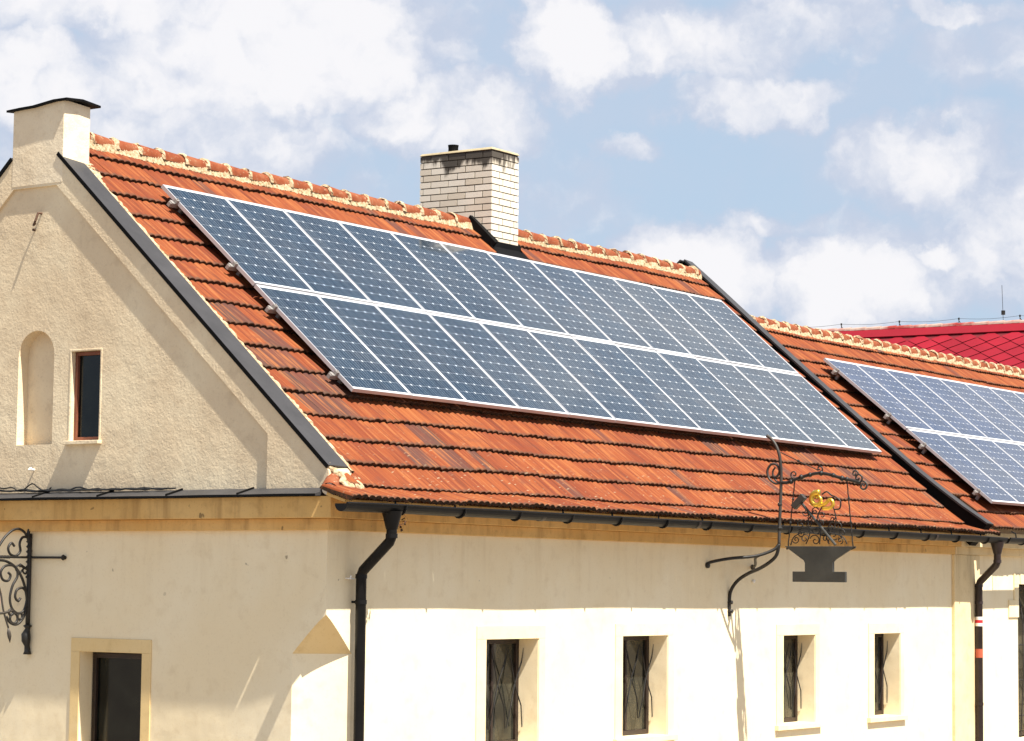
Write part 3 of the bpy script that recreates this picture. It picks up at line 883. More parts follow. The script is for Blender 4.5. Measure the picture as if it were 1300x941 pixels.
# ------------------------------------------------------------------ small fixings on the gable (things of their own)
mb = MB()
mb.tube([gp(3.90, 3.68, -REC), gp(3.90, 3.68, -REC + .05), gp(3.915, 3.60, -REC + .07), gp(3.95, 3.56, -REC + .06), gp(3.96, 3.58, -REC + .03)], .012, 6)
mb.tube([gp(3.99, 3.52, -REC - .01), gp(3.99, 3.52, -REC + .03)], .014, 6)
o = mb.build('wall_hook', M['rust']); tag(o, 'small rusty iron hook high in the sunk gable panel', 'hook')
mb = MB()
mb.tube([gp(3.905, 1.095, -REC), gp(3.905, 1.10, -REC + .05), gp(3.905, 1.107, -REC + .058)], .02, 8, taper=[.5, .6, 1.0])
o = mb.build('wall_stud', M['white']); tag(o, 'white knobbed stud below the arched niche', 'stud')
mb = MB()
def wob(s0, s1, z, off, amp, ph, n=40):
    return [gp(s0 + (s1 - s0) * k / n, z + amp * mnoise.noise(Vector((k * .22 + ph, ph, 0))) + .0, off + .02 * mnoise.noise(Vector((k * .3, ph, 4)))) for k in range(n + 1)]
mb.tube(wob(2.0, 4.7, .884, .03, .022, 1.0, 60), .009, 6); mb.tube(wob(2.3, 4.9, .890, .045, .03, 5.0, 60), .008, 6); mb.tube(wob(3.6, 5.2, .915, .02, .06, 9.0), .007, 6)
mb.tube(wob(2.2, 3.9, .880, .06, .010, 13.0, 60), .010, 6); mb.tube(wob(1.9, 3.2, .885, .02, .012, 21.0, 60), .008, 6)
o = mb.build('cable_bundle', M['cable']); tag(o, 'black cables lying along the metal ledge at the foot of the gable', 'cable')
mb = MB(); 
bmx = bmesh.new(); bmesh.ops.create_uvsphere(bmx, u_segments=12, v_segments=8, radius=.022, matrix=Matrix.Translation((8.34, -.02, .076)))
me = bpy.data.meshes.new('wall_button'); bmx.to_mesh(me); bmx.free(); me.materials.append(M['white'])
o = bpy.data.objects.new('wall_button', me); COL.objects.link(o); tag(o, 'tiny white round button on the long wall under the iron bracket', 'button')
mb = MB(); mb.tube([(.29, 0, .045), (.29, -.05, .045), (.30, -.055, .07)], .008, 6); mb.tube([(.29, -.045, .045), (.36, -.045, .043)], .006, 6)
o = mb.build('wall_peg', M['white']); tag(o, 'small pale peg on the wall left of the black downpipe', 'peg')

# ------------------------------------------------------------------ neighbouring building on the right
X2 = 14.61; X2E = 29.0; W2 = 2 * H2
nb = empty('house', (21, 4, GROUND))
tag(nb, 'lower neighbouring cream house at the right edge with orange tile roof and yellow pilaster', 'house')
mb = prism([(X2, 0), (X2E, 0), (X2E, W2), (X2, W2)], GROUND, 1.02)
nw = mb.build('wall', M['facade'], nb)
m_ = MB(); m_.box((16.53, -.3, -2.1), (17.55, .5, .09)); 
bake_boolean(nw, [m_.build('cut', M['facade'], None, weld=True)])
mb = MB()
for x in (X2 + .002, X2E - .002):
    pass
def at2(x, y): return (x, y, ZE2 - .07 + min(y, W2 - y) * tan(AL2))
v = [(X2 + .01, .02, 1.021), (X2E - .01, .02, 1.021), (X2E - .01, W2 - .02, 1.021), (X2 + .01, W2 - .02, 1.021), at2(X2 + .01, .02), at2(X2E - .01, .02), at2(X2E - .01, H2), at2(X2 + .01, H2), at2(X2E - .01, W2 - .02), at2(X2 + .01, W2 - .02)]
i = [mb.vert(p) for p in v]
mb.face([i[0], i[1], i[5], i[4]]); mb.face([i[4], i[5], i[6], i[7]]); mb.face([i[7], i[6], i[8], i[9]]); mb.face([i[2], i[3], i[9], i[8]]); mb.face([i[3], i[0], i[4], i[7], i[9]]); mb.face([i[1], i[2], i[8], i[6], i[5]])
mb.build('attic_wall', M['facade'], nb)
tiles('roof', P2, nb, lambda y, t: 14.53 if t < 4.2 else 14.85, lambda t: X2E + .1, .21, .345, 14, seg=4)
tiles('rear_roof', P2, nb, lambda y, t: 14.62, lambda t: X2E + .1, .21, .345, 12, back=True, seg=2)
ridge_row(P2, nb, 14.56, X2E + .1, r=.10, L=.36)
mb = MB(); mb.box((14.178, -.045, GROUND), (15.05, -.0005, .478)); mb.build('pilaster', M['pilaster'], nb, bevel=.006)
mb = MB(); mb.box((14.174, -.15, .588), (X2E, -.0, .80)); mb.box((14.174, -.065, .482), (X2E, -.0, .5865)); mb.build('cornice', M['pilaster'], nb, bevel=.006)
g2 = gutter(14.93, X2E, -.47, .715, nb)
hx = 15.5
while hx < 24:
    mh = MB()
    mh.tube([(hx, -.33, .82), (hx, -.39, .79), (hx, -.40, .72)] + [(hx, -.47 + .075 * cos(a), .715 + .08 * sin(a)) for a in [0 - pi * k / 8 for k in range(9)]], .011, 5)
    mh.build('gutter_hook', M['gutter'], g2); hx += .98
# window with ears on its surround and a curled grille
mwin = MB()
for (p, q) in (((16.55, .2, -2.08), (16.61, .26, .07)), ((17.47, .2, -2.08), (17.53, .26, .07)), ((16.61, .2, .01), (17.47, .26, .07)), ((16.61, .2, -2.08), (17.47, .26, -2.02))): mwin.box(p, q)
wo = mwin.build('window', M['darkwood'], nb)
mb = MB(); mb.box((16.61, .23, -2.02), (17.47, .235, .01)); mb.build('pane', M['glass'], wo)
mb = MB(); e = .02
mb.box((16.37, -e, .0905), (17.71, 0, .24)); mb.box((16.37, -e, -.134), (16.53, 0, .09)); mb.box((16.17, -e, -.379), (16.53, 0, -.1345)); mb.box((17.55, -e, -2.1), (17.71, 0, .09))
mb.build('surround', M['pale_ochre'], wo, bevel=.004)
def spiral(c, r0, turns, a0, ax1, ax2, n=26, sgn=1, rend=.12):
    pts = []
    for k in range(n + 1):
        u_ = k / n; a = a0 + sgn * 2 * pi * turns * u_; r_ = r0 * (1 - u_ * (1 - rend))
        pts.append(Vector(c) + Vector(ax1) * (r_ * cos(a)) + Vector(ax2) * (r_ * sin(a)))
    return pts
mb = MB(); X_, Z_ = Vector((1, 0, 0)), Vector((0, 0, 1))
for k in range(3):
    z = -.55 - .5 * k
    for (cx_, sg) in ((16.78, 1), (17.3, -1), (17.04, 1)):
        mb.tube(spiral((cx_, -.02, z), .13, 1.3, 0, X_, Z_, sgn=sg), .009, 6)
    mb.tube([(16.5, .02, z - .22), (17.58, .02, z - .22)], .01, 6)
for x in (16.66, 16.92, 17.18, 17.44): mb.tube([(x, .02, -2.08), (x, -.03, -1.2), (x, -.02, -.4), (x, .03, -.1)], .010, 6)
mb.build('grille', M['iron_pale'], wo)

# ------------------------------------------------------------------ solar panels
PW, PL, PT = 1.000, 1.650, .040
def make_panel(cm):
    root = empty('solar_panel')
    fr = MB(); fwid, top_ = .0135, .0
    # local: x right, y up the slope, z out of the roof; origin at the lower left corner of the top face
    def bar(x0, y0, x1, y1): fr.box((x0, y0, -PT), (x1, y1, top_))
    bar(0, 0, fwid, PL); bar(PW - fwid, 0, PW, PL); bar(fwid, 0, PW - fwid, fwid); bar(fwid, PL - fwid, PW - fwid, PL)
    for k, f_ in enumerate(fr.f):
        pass
    fr.build('frame', M['alu'], root, raw=True)
    gl = MB(); x0, x1, y0, y1, z = fwid, PW - fwid, fwid, PL - fwid, -.004
    mx, my = .009, .024
    def uv(x, y): return ((x - x0 - mx) / (x1 - x0 - 2 * mx) * 6, (y - y0 - my) / (y1 - y0 - 2 * my) * 10)
    gl.poly([(x0, y0, z), (x1, y0, z), (x1, y1, z), (x0, y1, z)], 0, [uv(x0, y0), uv(x1, y0), uv(x1, y1), uv(x0, y1)])
    gl.poly([(x0, y0, z - .006), (x0, y1, z - .006), (x1, y1, z - .006), (x1, y0, z - .006)], 1, [(0, 0)] * 4)
    gl.build('glass', [M[cm], M['backsheet']], root, raw=True)
    return root
ORD = ['first', 'second', 'third', 'fourth', 'fifth', 'sixth', 'seventh', 'eighth', 'ninth', 'tenth', 'eleventh', 'twelfth']
proto = make_panel('cells'); used = [False]
def copy_tree(o, parent=None):
    c = o.copy(); COL.objects.link(c); c.parent = parent
    for ch in o.children: copy_tree(ch, c)
    return c
def place_panel(m, label, group):
    o = proto if not used[0] else copy_tree(proto)
    used[0] = True
    o.matrix_world = m
    tag(o, label, 'solar panel', group)
def frame_matrix(origin, al, tilt=0.0):
    X = Vector((1, 0, 0)); Y = Vector((0, cos(al), sin(al))); Z = X.cross(Y)
    if tilt: X2_ = X * cos(tilt) - Y * sin(tilt); Y2_ = X * sin(tilt) + Y * cos(tilt); X, Y = X2_, Y2_
    m = Matrix((X, Y, Z)).transposed().to_4x4(); m.translation = origin
    return m
A1 = frame_matrix(Path(H, ZR, AL, 99, 0).at(1.4408, .8104, .1733), AL, R(.27))
for r_ in range(2):
    for k in range(12):
        yy = -(r_ + 1) * PL - r_ * .017
        rough = random.uniform(-1, 1) * R(.16); rough2 = random.uniform(-1, 1) * R(.2)
        m = A1 @ Matrix.Translation((k * 1.010, yy, 0)) @ Matrix.Rotation(rough, 4, 'X') @ Matrix.Rotation(rough2, 4, 'Y')
        row = 'upper' if r_ == 0 else 'lower'
        lab = f'{ORD[k]} panel from the left in the {row} row of the long array'
        if r_ == 0 and k in (4, 5): lab += ', mirroring the chimney'
        place_panel(m, lab, 'solar panels on the main roof')
proto = make_panel('cells2'); used = [False]
A2 = frame_matrix(Vector((15.1685, 3.228 * cos(AL2) - .2 * sin(AL2), ZE2 + 3.228 * sin(AL2) + .2 * cos(AL2))), AL2)
for r_ in range(2):
    for k in range(9 if r_ == 0 else 5):
        m = A2 @ Matrix.Translation((k * 1.010, -(r_ + 1) * PL - r_ * .017, 0))
        place_panel(m, f'{ORD[k]} panel from the left in the {"upper" if r_ == 0 else "lower"} row of the right-hand array', 'solar panels on the neighbouring roof')
# mounting rails with end clamps
def rail(Mx, yoff, length, label, group):
    root = empty('mounting_rail'); root.matrix_world = Mx @ Matrix.Translation((0, yoff, -PT))
    tag(root, label, 'mounting rail', group)
    mb = MB(); mb.box((-.10, -.02, -.045), (length, .02, -.003)); mb.box((-.10, -.012, -.003), (-.0, .012, .0))
    mb.build('rail', M['clamp'], root, raw=True)
    mb = MB(); mb.box((-.034, -.022, -.003), (-.002, .022, PT + .004)); mb.box((-.034, -.022, PT), (.012, .022, PT + .006)); mb.tube([(-.018, 0, PT + .004), (-.018, 0, PT + .018)], .009, 8)
    mb.box((-.085, -.030, -.010), (-.045, .030, .012))
    mb.build('end_clamp', M['clamp'], root, raw=True, bevel=.003)
    # roof hook below the rail
    mb = MB(); mb.box((.12, -.02, -.125), (.16, .02, -.046)); mb.build('roof_hook', M['clamp'], root, raw=True)
for lab, yo in (('uppermost', -.28), ('second', -1.33), ('third', -2.02), ('lowest', -3.06)):
    rail(A1, yo, 12.10, f'{lab} aluminium rail under the long array on the main roof', 'mounting rails under the long array')
    rail(A2, yo, 9.1, f'{lab} aluminium rail under the right-hand array on the neighbouring roof', 'mounting rails under the right-hand array')

# ------------------------------------------------------------------ hanging iron sign on its bracket
SX = 7.75
def sp(d, z, dx=0): return Vector((SX + dx, -d, z))
OUT = Vector((0, -1, 0)); UPV = Vector((0, 0, 1))
def smooth_path(pts, n=6):
    pts = [Vector(p) for p in pts]; out = []
    for i in range(len(pts) - 1):
        p0 = pts[max(i - 1, 0)]; p1 = pts[i]; p2 = pts[i + 1]; p3 = pts[min(i + 2, len(pts) - 1)]
        for k in range(n):
            t = k / n
            out.append(.5 * ((2 * p1) + (-p0 + p2) * t + (2 * p0 - 5 * p1 + 4 * p2 - p3) * t * t + (-p0 + 3 * p1 - 3 * p2 + p3) * t ** 3))
    out.append(pts[-1]); return out
br = empty('sign_bracket', (SX, 0, -.1))
tag(br, 'tall black wrought iron bracket on the long wall holding the anvil sign', 'sign bracket', 'wrought iron sign brackets')
mb = MB()
mb.tube(smooth_path([sp(.49, 1.74), sp(.55, 1.70), sp(.61, 1.62), sp(.655, 1.5), sp(.675, 1.3), sp(.668, 1.0), sp(.655, .7), sp(.65, .5)]), .019, 8, taper=None)
mb.build('post', M['iron_pale'], br, smooth=True)
mb = MB()
mb.tube(smooth_path([sp(.65, .50), sp(.62, .38), sp(.54, .30), sp(.40, .22), sp(.25, .16), sp(.12, .08), sp(.04, -.02), sp(.015, -.12), sp(.012, -.33)]), .021, 8)
for z in (-.17, -.27): mb.tube([sp(.0, z), sp(.05, z)], .022, 8)
mb.build('lower_brace', M['iron'], br, smooth=True)
mb = MB()
mb.tube(smooth_path([sp(.65, .50), sp(.60, .43, -.05), sp(.44, .36, -.18), sp(.22, .33, -.36), sp(.06, .29, -.50), sp(0, .26, -.53)]), .018, 8)
mb.tube([sp(0, .25, -.53), sp(.03, .25, -.53)], .034, 8)
mb.build('side_brace', M['iron'], br, smooth=True)
mb = MB()
mb.tube(smooth_path([sp(.48, .37, -.14), sp(.36, .34, -.02), sp(.22, .27, .25), sp(.10, .25, .45), sp(0, .24, .58)]), .016, 8)
mb.tube([sp(0, .24, .58), sp(.03, .24, .58)], .030, 8)
mb.build('side_brace', M['iron'], br, smooth=True)
mb = MB()
mb.tube(smooth_path([sp(.67, 1.20), sp(.76, 1.20), sp(.86, 1.235), sp(1.0, 1.275), sp(1.14, 1.30), sp(1.28, 1.285), sp(1.42, 1.245), sp(1.56, 1.215), sp(1.66, 1.19)]), .019, 8)
for d_, z_, r_ in ((.80, 1.21, .032), (.93, 1.26, .034), (1.04, 1.285, .03), (1.18, 1.30, .034), (1.33, 1.275, .03), (1.44, 1.24, .035), (1.50, 1.23, .03)):
    mb.tube([sp(d_ - .025, z_ - .003), sp(d_, z_), sp(d_ + .025, z_ - .002)], r_, 8, taper=[.6, 1, .6])
mb.tube(spiral(sp(.84, 1.29), .05, 1.2, -1.5, OUT, UPV, sgn=-1), .008, 6)
mb.tube(spiral(sp(1.16, 1.35), .045, 1.1, -1.5, OUT, UPV, sgn=1), .008, 6)
mb.tube(spiral(sp(1.64, 1.24), .06, 1.3, -1.8, OUT, UPV, sgn=1), .010, 6)
mb.build('arm', M['iron'], br, smooth=True)
mb = MB(); mb.tube(spiral(sp(1.70, 1.15), .055, 1.3, 1.6, OUT, UPV, sgn=-1), .012, 6); mb.tube(spiral(sp(1.60, 1.29), .04, 1.1, 0, OUT, UPV, sgn=1), .010, 6)
mb.build('end_scroll', M['iron_pale'], br, smooth=True)
mb = MB()
mb.tube(smooth_path([sp(.67, 1.20), sp(.60, 1.19), sp(.52, 1.25), sp(.50, 1.34), sp(.55, 1.41), sp(.62, 1.40), sp(.655, 1.33), sp(.62, 1.27), sp(.58, 1.27)]), .014, 6)
mb.tube(smooth_path([sp(.67, 1.20), sp(.62, 1.215), sp(.575, 1.27), sp(.57, 1.33), sp(.60, 1.375)]), .011, 6)
mb.build('curl', M['iron_pale'], br, smooth=True)
mb = MB(); mb.tube([sp(.67, 1.545), sp(.90, 1.44), sp(1.14, 1.335)], .006, 5); mb.tube([sp(.885, 1.448), sp(.905, 1.438)], .016, 6); mb.build('tie_rod', M['iron'], br)
mb = MB()
for z in (.95, .68): mb.tube([sp(.66, z + .02), sp(.66, z), sp(.66, z - .02)], .03, 8, taper=[.7, 1, .7])
mb.build('collar', M['iron'], br)

sg = empty('hanging_sign', (SX, -1.15, .05))
tag(sg, 'flat grey anvil shaped shop sign with hammer, scrollwork and golden ram horn', 'sign')
mb = MB()
prof = [(.73, .475), (.97, .315), (.985, .285), (.985, .19), (.83, .19), (.83, .072), (1.49, .072), (1.49, .19), (1.335, .19), (1.335, .30), (1.36, .325), (1.61, .475)]
f = [mb.vert(sp(d_, z_, -.022)) for d_, z_ in prof]; b = [mb.vert(sp(d_, z_, .022)) for d_, z_ in prof]
mb.face(f); mb.face(b[::-1])
for k in range(len(prof)): mb.face([f[k], b[k], b[(k + 1) % len(prof)], f[(k + 1) % len(prof)]])
mb.build('anvil', M['anvil'], sg, bevel=.004, weld=True)
mb = MB()
hd = Vector((0, -(1.36 - .93), .50 - .97)); 
mb.tube([sp(.93, .97), sp(1.36, .49)], .016, 8)
ho = mb.build('hammer', M['anvil'], sg)
mb = MB(); c = sp(.905, .985); ax = (sp(.98, 1.06) - sp(.83, .91)).normalized(); pr_ = Vector((1, 0, 0)); nr = ax.cross(pr_).normalized()
for (a, b, w, h_) in ((-.10, .085, .035, .035),):
    mb.hexa([c + ax * a - pr_ * w - nr * h_, c + ax * a + pr_ * w - nr * h_, c + ax * a + pr_ * w + nr * h_, c + ax * a - pr_ * w + nr * h_],
            [c + ax * b - pr_ * w - nr * h_ * 1.1, c + ax * b + pr_ * w - nr * h_ * 1.1, c + ax * b + pr_ * w + nr * h_ * 1.1, c + ax * b - pr_ * w + nr * h_ * 1.1])
mb.build('hammer_head', M['iron_pale'], ho, bevel=.006)
mb = MB()
rs = random.Random(3)
spir = [(1.00, .86, .05, 1), (1.06, .80, .045, -1), (1.10, .87, .05, 1), (1.20, .82, .06, -1), (.93, .72, .05, 1), (1.01, .72, .055, -1), (1.12, .66, .06, 1), (1.26, .66, .07, -1), (1.38, .70, .06, 1), (1.45, .62, .05, -1), (.92, .62, .045, -1), (.86, .55, .045, 1), (.98, .56, .055, 1), (1.10, .54, .07, -1), (1.23, .56, .05, 1), (1.33, .60, .06, -1), (1.42, .54, .04, 1), (1.17, .74, .04, 1), (1.32, .78, .045, -1)]
for d_, z_, r_, s_ in spir: mb.tube(spiral(sp(d_, z_, rs.uniform(-.02, .02)), r_, 1.25, rs.uniform(0, 6), OUT, UPV, sgn=s_, n=18), .0065, 5)
for pts in ([(.80, .49), (.84, .58), (.98, .64), (1.14, .61), (1.28, .63), (1.45, .58), (1.50, .50)], [(1.16, .50), (1.17, .66), (1.13, .80), (1.20, .93)], [(.90, .66), (1.0, .69), (1.14, .66), (1.30, .69), (1.46, .66)], [(.99, .50), (1.04, .62), (1.02, .76), (1.09, .88)], [(1.28, .50), (1.24, .62), (1.30, .74), (1.36, .80), (1.33, .92)]):
    mb.tube(smooth_path([sp(d_, z_) for d_, z_ in pts]), .007, 5)
mb.build('scrollwork', M['iron'], sg, smooth=True)
mb = MB()   # gilded ram horn
mb.tube(spiral(sp(1.13, 1.0), .085, 1.15, 1.2, OUT, UPV, sgn=1, n=30, rend=.35), .036, 10, taper=[1.0 - .5 * k / 30 for k in range(31)])
mb.tube(smooth_path([sp(1.14, .93), sp(1.22, .95), sp(1.29, 1.0), sp(1.33, .96), sp(1.30, .91), sp(1.20, .90)]), .022, 10)
mb.build('golden_horn', M['gold'], sg, smooth=True)
mb = MB(); mb.tube(smooth_path([sp(1.19, 1.06), sp(1.25, 1.09), sp(1.31, 1.05), sp(1.36, 1.03), sp(1.42, .98), sp(1.41, .90), sp(1.34, .89)]), .009, 6); mb.tube(spiral(sp(1.32, 1.0), .03, 1.1, 0, OUT, UPV), .008, 6)
mb.build('twisted_wire', M['iron'], sg, smooth=True)
for (a, b, c_, d_) in ((.85, 1.225, .765, .475), (1.50, 1.23, 1.575, .475)):
    mb = MB(); n = 14
    pts = [sp(a + (c_ - a) * k / n, b + (d_ - b) * k / n, .004 * (-1) ** k) for k in range(n + 1)]
    mb.tube(pts, .0075, 5)
    for k in (4, 9): mb.tube([pts[k] + Vector((0, 0, .02)), pts[k], pts[k] - Vector((0, 0, .02))], .016, 6, taper=[.5, 1, .5])
    mb.tube([sp(c_ - .02, d_ - .03), sp(c_ + .03, d_ - .01)], .012, 6)
    mb.build('hanger_rod', M['iron'], sg)

# ------------------------------------------------------------------ bracket on the gable
LS = 3.87
def lp(o, z, ds=0): return gp(LS + ds, z, o)
LO = -GN
b2 = empty('sign_bracket', tuple(gp(LS, -.73)))
tag(b2, 'black scrolled wrought iron bracket on the gable wall, cut by the left edge', 'sign bracket', 'wrought iron sign brackets')
mb = MB()
mb.tube([lp(.035, .46), lp(.035, .2), lp(.035, -.2), lp(.035, -.46)], .023, 8)
mb.tube([lp(.035, -.44), lp(.035, -.455), lp(.035, -.47), lp(.035, -.485), lp(.055, -.54), lp(.05, -.60), lp(.035, -.65), lp(.03, -.70), lp(.03, -.735)], .03, 8, taper=[.8, 1.5, 1.0, .8, 1.5, 1.5, .9, 1.0, 1.4])
mb.build('post', M['iron'], b2, smooth=True)
mb = MB()
mb.tube(smooth_path([lp(.04, .36), lp(.06, .44), lp(.045, .50), lp(-.0, .53), lp(-.02, .50)]), .018, 6)
for k in range(9): 
    z = .40 - .05 * k
    mb.tube([lp(.03, z), lp(.065, z + .03), lp(.04, z + .055)], .017, 6, taper=[.6, 1, .5])
mb.build('leaf_ornament', M['iron'], b2, smooth=True)
mb = MB()
n = 60; pts = [lp(.0 + 1.15 * k / n, .222, 0) for k in range(n + 1)]
mb.tube(pts, .013, 6)
for k in range(0, 40):   # twisted stretch
    o_ = .30 + .02 * k; mb.tube([lp(o_, .222 + .012, .012), lp(o_ + .012, .222 - .012, -.012)], .008, 5)
mb.build('arm', M['iron'], b2)
mb = MB(); mb.tube([lp(.03, .222), lp(.03, .222, -.47)], .0115, 8); mb.tube([lp(.03, .222, -.455), lp(.03, .222, -.475), lp(.03, .222, -.49)], .03, 8, taper=[.5, 1, .6]); mb.tube([lp(-.0, .222, -.475), lp(.03, .222, -.475)], .018, 8)
mb.build('stay_rod', M['iron'], b2)
mb = MB()
def sc(pts, r=.013): mb.tube(smooth_path([lp(o, z) for o, z in pts], 7), r, 7)
sc([(.05, .38), (.10, .46), (.18, .50), (.26, .49), (.34, .44), (.40, .38), (.46, .30)])
sc([(.05, .42), (.13, .42), (.17, .36), (.16, .28), (.22, .235), (.29, .25), (.32, .31), (.28, .36), (.24, .33)])
sc([(.05, .10), (.10, .12), (.16, .15)], .014); 
sc([(.44, .19), (.34, .18), (.23, .13), (.15, .05), (.09, -.06), (.055, -.18)], .014)
sc([(.055, -.20), (.07, -.12), (.12, -.08), (.19, -.10), (.21, -.17), (.17, -.21), (.14, -.18)], .013)
sc([(.055, -.20), (.09, -.30), (.17, -.33), (.25, -.28), (.28, -.18), (.25, -.06), (.19, .03), (.20, .10), (.26, .14), (.36, .13), (.41, .07), (.38, .0), (.31, -.01), (.28, .04), (.31, .07)], .013)
sc([(.06, -.28), (.10, -.38), (.18, -.44), (.27, -.42), (.32, -.36)], .013)
sc([(.12, .10), (.16, .07), (.21, .10), (.19, .14), (.15, .13)], .010); sc([(.05, .08), (.09, .06), (.12, .09), (.10, .12)], .010)
for (o_, z_, r_) in ((.22, -.38, .05), (.14, -.36, .032), (.26, -.32, .028)):
    mb.tube([lp(o_ + r_ * cos(a), z_ + r_ * sin(a)) for a in [2 * pi * k / 14 for k in range(15)]], .013, 6, caps=False)
mb.build('scrollwork', M['iron'], b2, smooth=True)
mb = MB()
mb.tube(smooth_path([lp(.46, .0), lp(.40, -.14), lp(.36, -.30), lp(.29, -.47)]), .010, 6); mb.tube([lp(.29, -.47), lp(.28, -.52), lp(.27, -.56), lp(.262, -.62)], .02, 6, taper=[.3, 1, 1, .1])
mb.tube(smooth_path([lp(.24, -.30), lp(.32, -.32), lp(.40, -.33), lp(.5, -.33)]), .014, 6)
mb.build('arrow_drop', M['iron_pale'], b2, smooth=True)

# ------------------------------------------------------------------ building with the red roof behind
rb = empty('house', (40, 10, GROUND))
tag(rb, 'distant building with a bright red shingled roof behind the neighbouring ridge', 'house')
RX, RZ = 39.7, 6.28; RY0, RY1 = 2.0, 19.0; ra = R(38); run_ = 5.0
mb = prism([(RX - run_ + .4, RY0 + .3), (RX + run_ - .4, RY0 + .3), (RX + run_ - .4, RY1 - .3), (RX - run_ + .4, RY1 - .3)], GROUND, RZ - run_ * tan(ra) + .3)
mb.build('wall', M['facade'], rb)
mb = MB(); mb.usetone = True
def rp(d, y, o=0, side=-1): return Vector((RX + side * (d * cos(ra) + o * sin(ra)), y, RZ - d * sin(ra) + o * cos(ra)))
SL = run_ / cos(ra)
for side in (-1, 1):
    q = [rp(0, RY0, 0, side), rp(SL, RY0, 0, side), rp(SL, RY1, 0, side), rp(0, RY1, 0, side)]
    mb.poly(q if side < 0 else q[::-1], 1)
dw, dh = .60, .46
nrow = int(SL / (dh / 2)); 
for k in range(1, nrow + 1):
    dc = .30 + k * dh / 2
    if dc + dh / 2 > SL: break
    y = RY0 + (dw / 2 if k % 2 else 0) + dw / 2
    while y < RY1 - dw / 2:
        g_ = .007; t_ = random.random()
        i0 = len(mb.v)
        o1, o2 = .012, .036
        mb.poly([rp(dc - dh / 2 + g_, y, o1), rp(dc, y - dw / 2 + g_, .022), rp(dc + dh / 2 - g_, y, o2), rp(dc, y + dw / 2 - g_, .022)])
        for q in range(i0, len(mb.v)): mb.tone[q] = t_
        y += dw
mb.hexa([rp(.0, RY0, .0), rp(.36, RY0, .02), rp(.36, RY1, .02), rp(.0, RY1, .0)], [rp(-.02, RY0, .06), rp(.36, RY0, .05), rp(.36, RY1, .05), rp(-.02, RY1, .06)])
rr_ = mb.build('roof', [M['red'], M['redgap']], rb)
mb = MB(); y = RY0
while y < RY1:
    mb.tube([(RX, y - .02, RZ + .03), (RX, y + .42, RZ + .02)], .075, 10, taper=[1.08, .95]); y += .4
mb.build('ridge_tiles', M['redridge'], rb)
mc = MB(); ys = [RY0 + 1 + 1.55 * k for k in range(11)]
for k, y in enumerate(ys):
    mc.tube([(RX, y, RZ + .06), (RX, y, RZ + .20)], .010, 6); mc.tube([(RX, y, RZ + .17), (RX, y, RZ + .22)], .022, 6); mc.tube([(RX, y - .05, RZ + .08), (RX, y, RZ + .15)], .008, 5)
mc.tube([(RX, ys[0] + (ys[-1] - ys[0]) * k / 60, RZ + .20 - .04 * abs(sin(pi * (len(ys) - 1) * k / 60))) for k in range(61)], .004, 5)
mc.build('lightning_conductor', M['iron'], rb)
mc = MB(); mc.tube([(RX, 9.62, RZ + .05), (RX, 9.65, RZ + .95)], .006, 5); mc.tube([(RX, 9.62, RZ + .24), (RX, 9.62, RZ + .34)], .05, 8); mc.build('antenna', M['iron'], rb)

# ------------------------------------------------------------------ setting
mb = MB(); mb.poly([(-900, -900, GROUND), (900, -900, GROUND), (900, 900, GROUND), (-900, 900, GROUND)])
o = mb.build('ground', M['ground']); tag(o, 'stone paved ground', None, None, 'structure')
mb = MB(); mb.poly([(-200, -9, GROUND + .004), (200, -9, GROUND + .004), (200, -4, GROUND + .004), (-200, -4, GROUND + .004)])
o = mb.build('road', M['asphalt']); tag(o, 'asphalt street', None, None, 'structure')

# ------------------------------------------------------------------ sun and sky
S = Vector((-1.25, -4.5, 7.9)).normalized()
EL = math.asin(S.z)
ld = bpy.data.lights.new('sun', 'SUN'); ld.energy = 5.0; ld.angle = R(.53); ld.color = (1, .93, .82)
lo = bpy.data.objects.new('sun', ld); COL.objects.link(lo); lo.rotation_euler = S.to_track_quat('Z', 'Y').to_euler()
w = bpy.data.worlds.new('World'); scene.world = w; w.use_nodes = True
t = w.node_tree; nn = t.nodes; ll = t.links
bg = nn['Background']; bg.inputs['Strength'].default_value = .10
sky = nn.new('ShaderNodeTexSky'); sky.sky_type = 'NISHITA'; sky.sun_disc = False
sky.sun_elevation = EL; sky.sun_rotation = math.atan2(S.x, S.y)
sky.air_density = 1.0; sky.dust_density = 1.2; sky.ozone_density = 1.5
class WN(NT):
    def __init__(s): s.t = t; s.n = nn; s.l = ll
wn_ = WN()
tc = nn.new('ShaderNodeTexCoord')
sep = nn.new('ShaderNodeSeparateXYZ'); ll.new(tc.outputs['Generated'], sep.inputs[0])
az = wn_.math('MULTIPLY', wn_.math('ARCTAN2', sep.outputs[1], sep.outputs[0]), 180 / pi)
el = wn_.math('MULTIPLY', wn_.math('ARCSINE', sep.outputs[2]), 180 / pi)
pos = nn.new('ShaderNodeCombineXYZ'); ll.new(az, pos.inputs[0]); ll.new(el, pos.inputs[1])
dn = nn.new('ShaderNodeTexNoise'); dn.inputs['Scale'].default_value = .55; dn.inputs['Detail'].default_value = 7; dn.inputs['Roughness'].default_value = .58
ll.new(pos.outputs[0], dn.inputs['Vector'])
dv = nn.new('ShaderNodeVectorMath'); dv.operation = 'SUBTRACT'; ll.new(dn.outputs['Color'], dv.inputs[0]); dv.inputs[1].default_value = (.5, .5, .5)
ds = nn.new('ShaderNodeVectorMath'); ds.operation = 'SCALE'; ll.new(dv.outputs[0], ds.inputs[0]); ds.inputs['Scale'].default_value = 2.6
pd = nn.new('ShaderNodeVectorMath'); pd.operation = 'ADD'; ll.new(pos.outputs[0], pd.inputs[0]); ll.new(ds.outputs[0], pd.inputs[1])
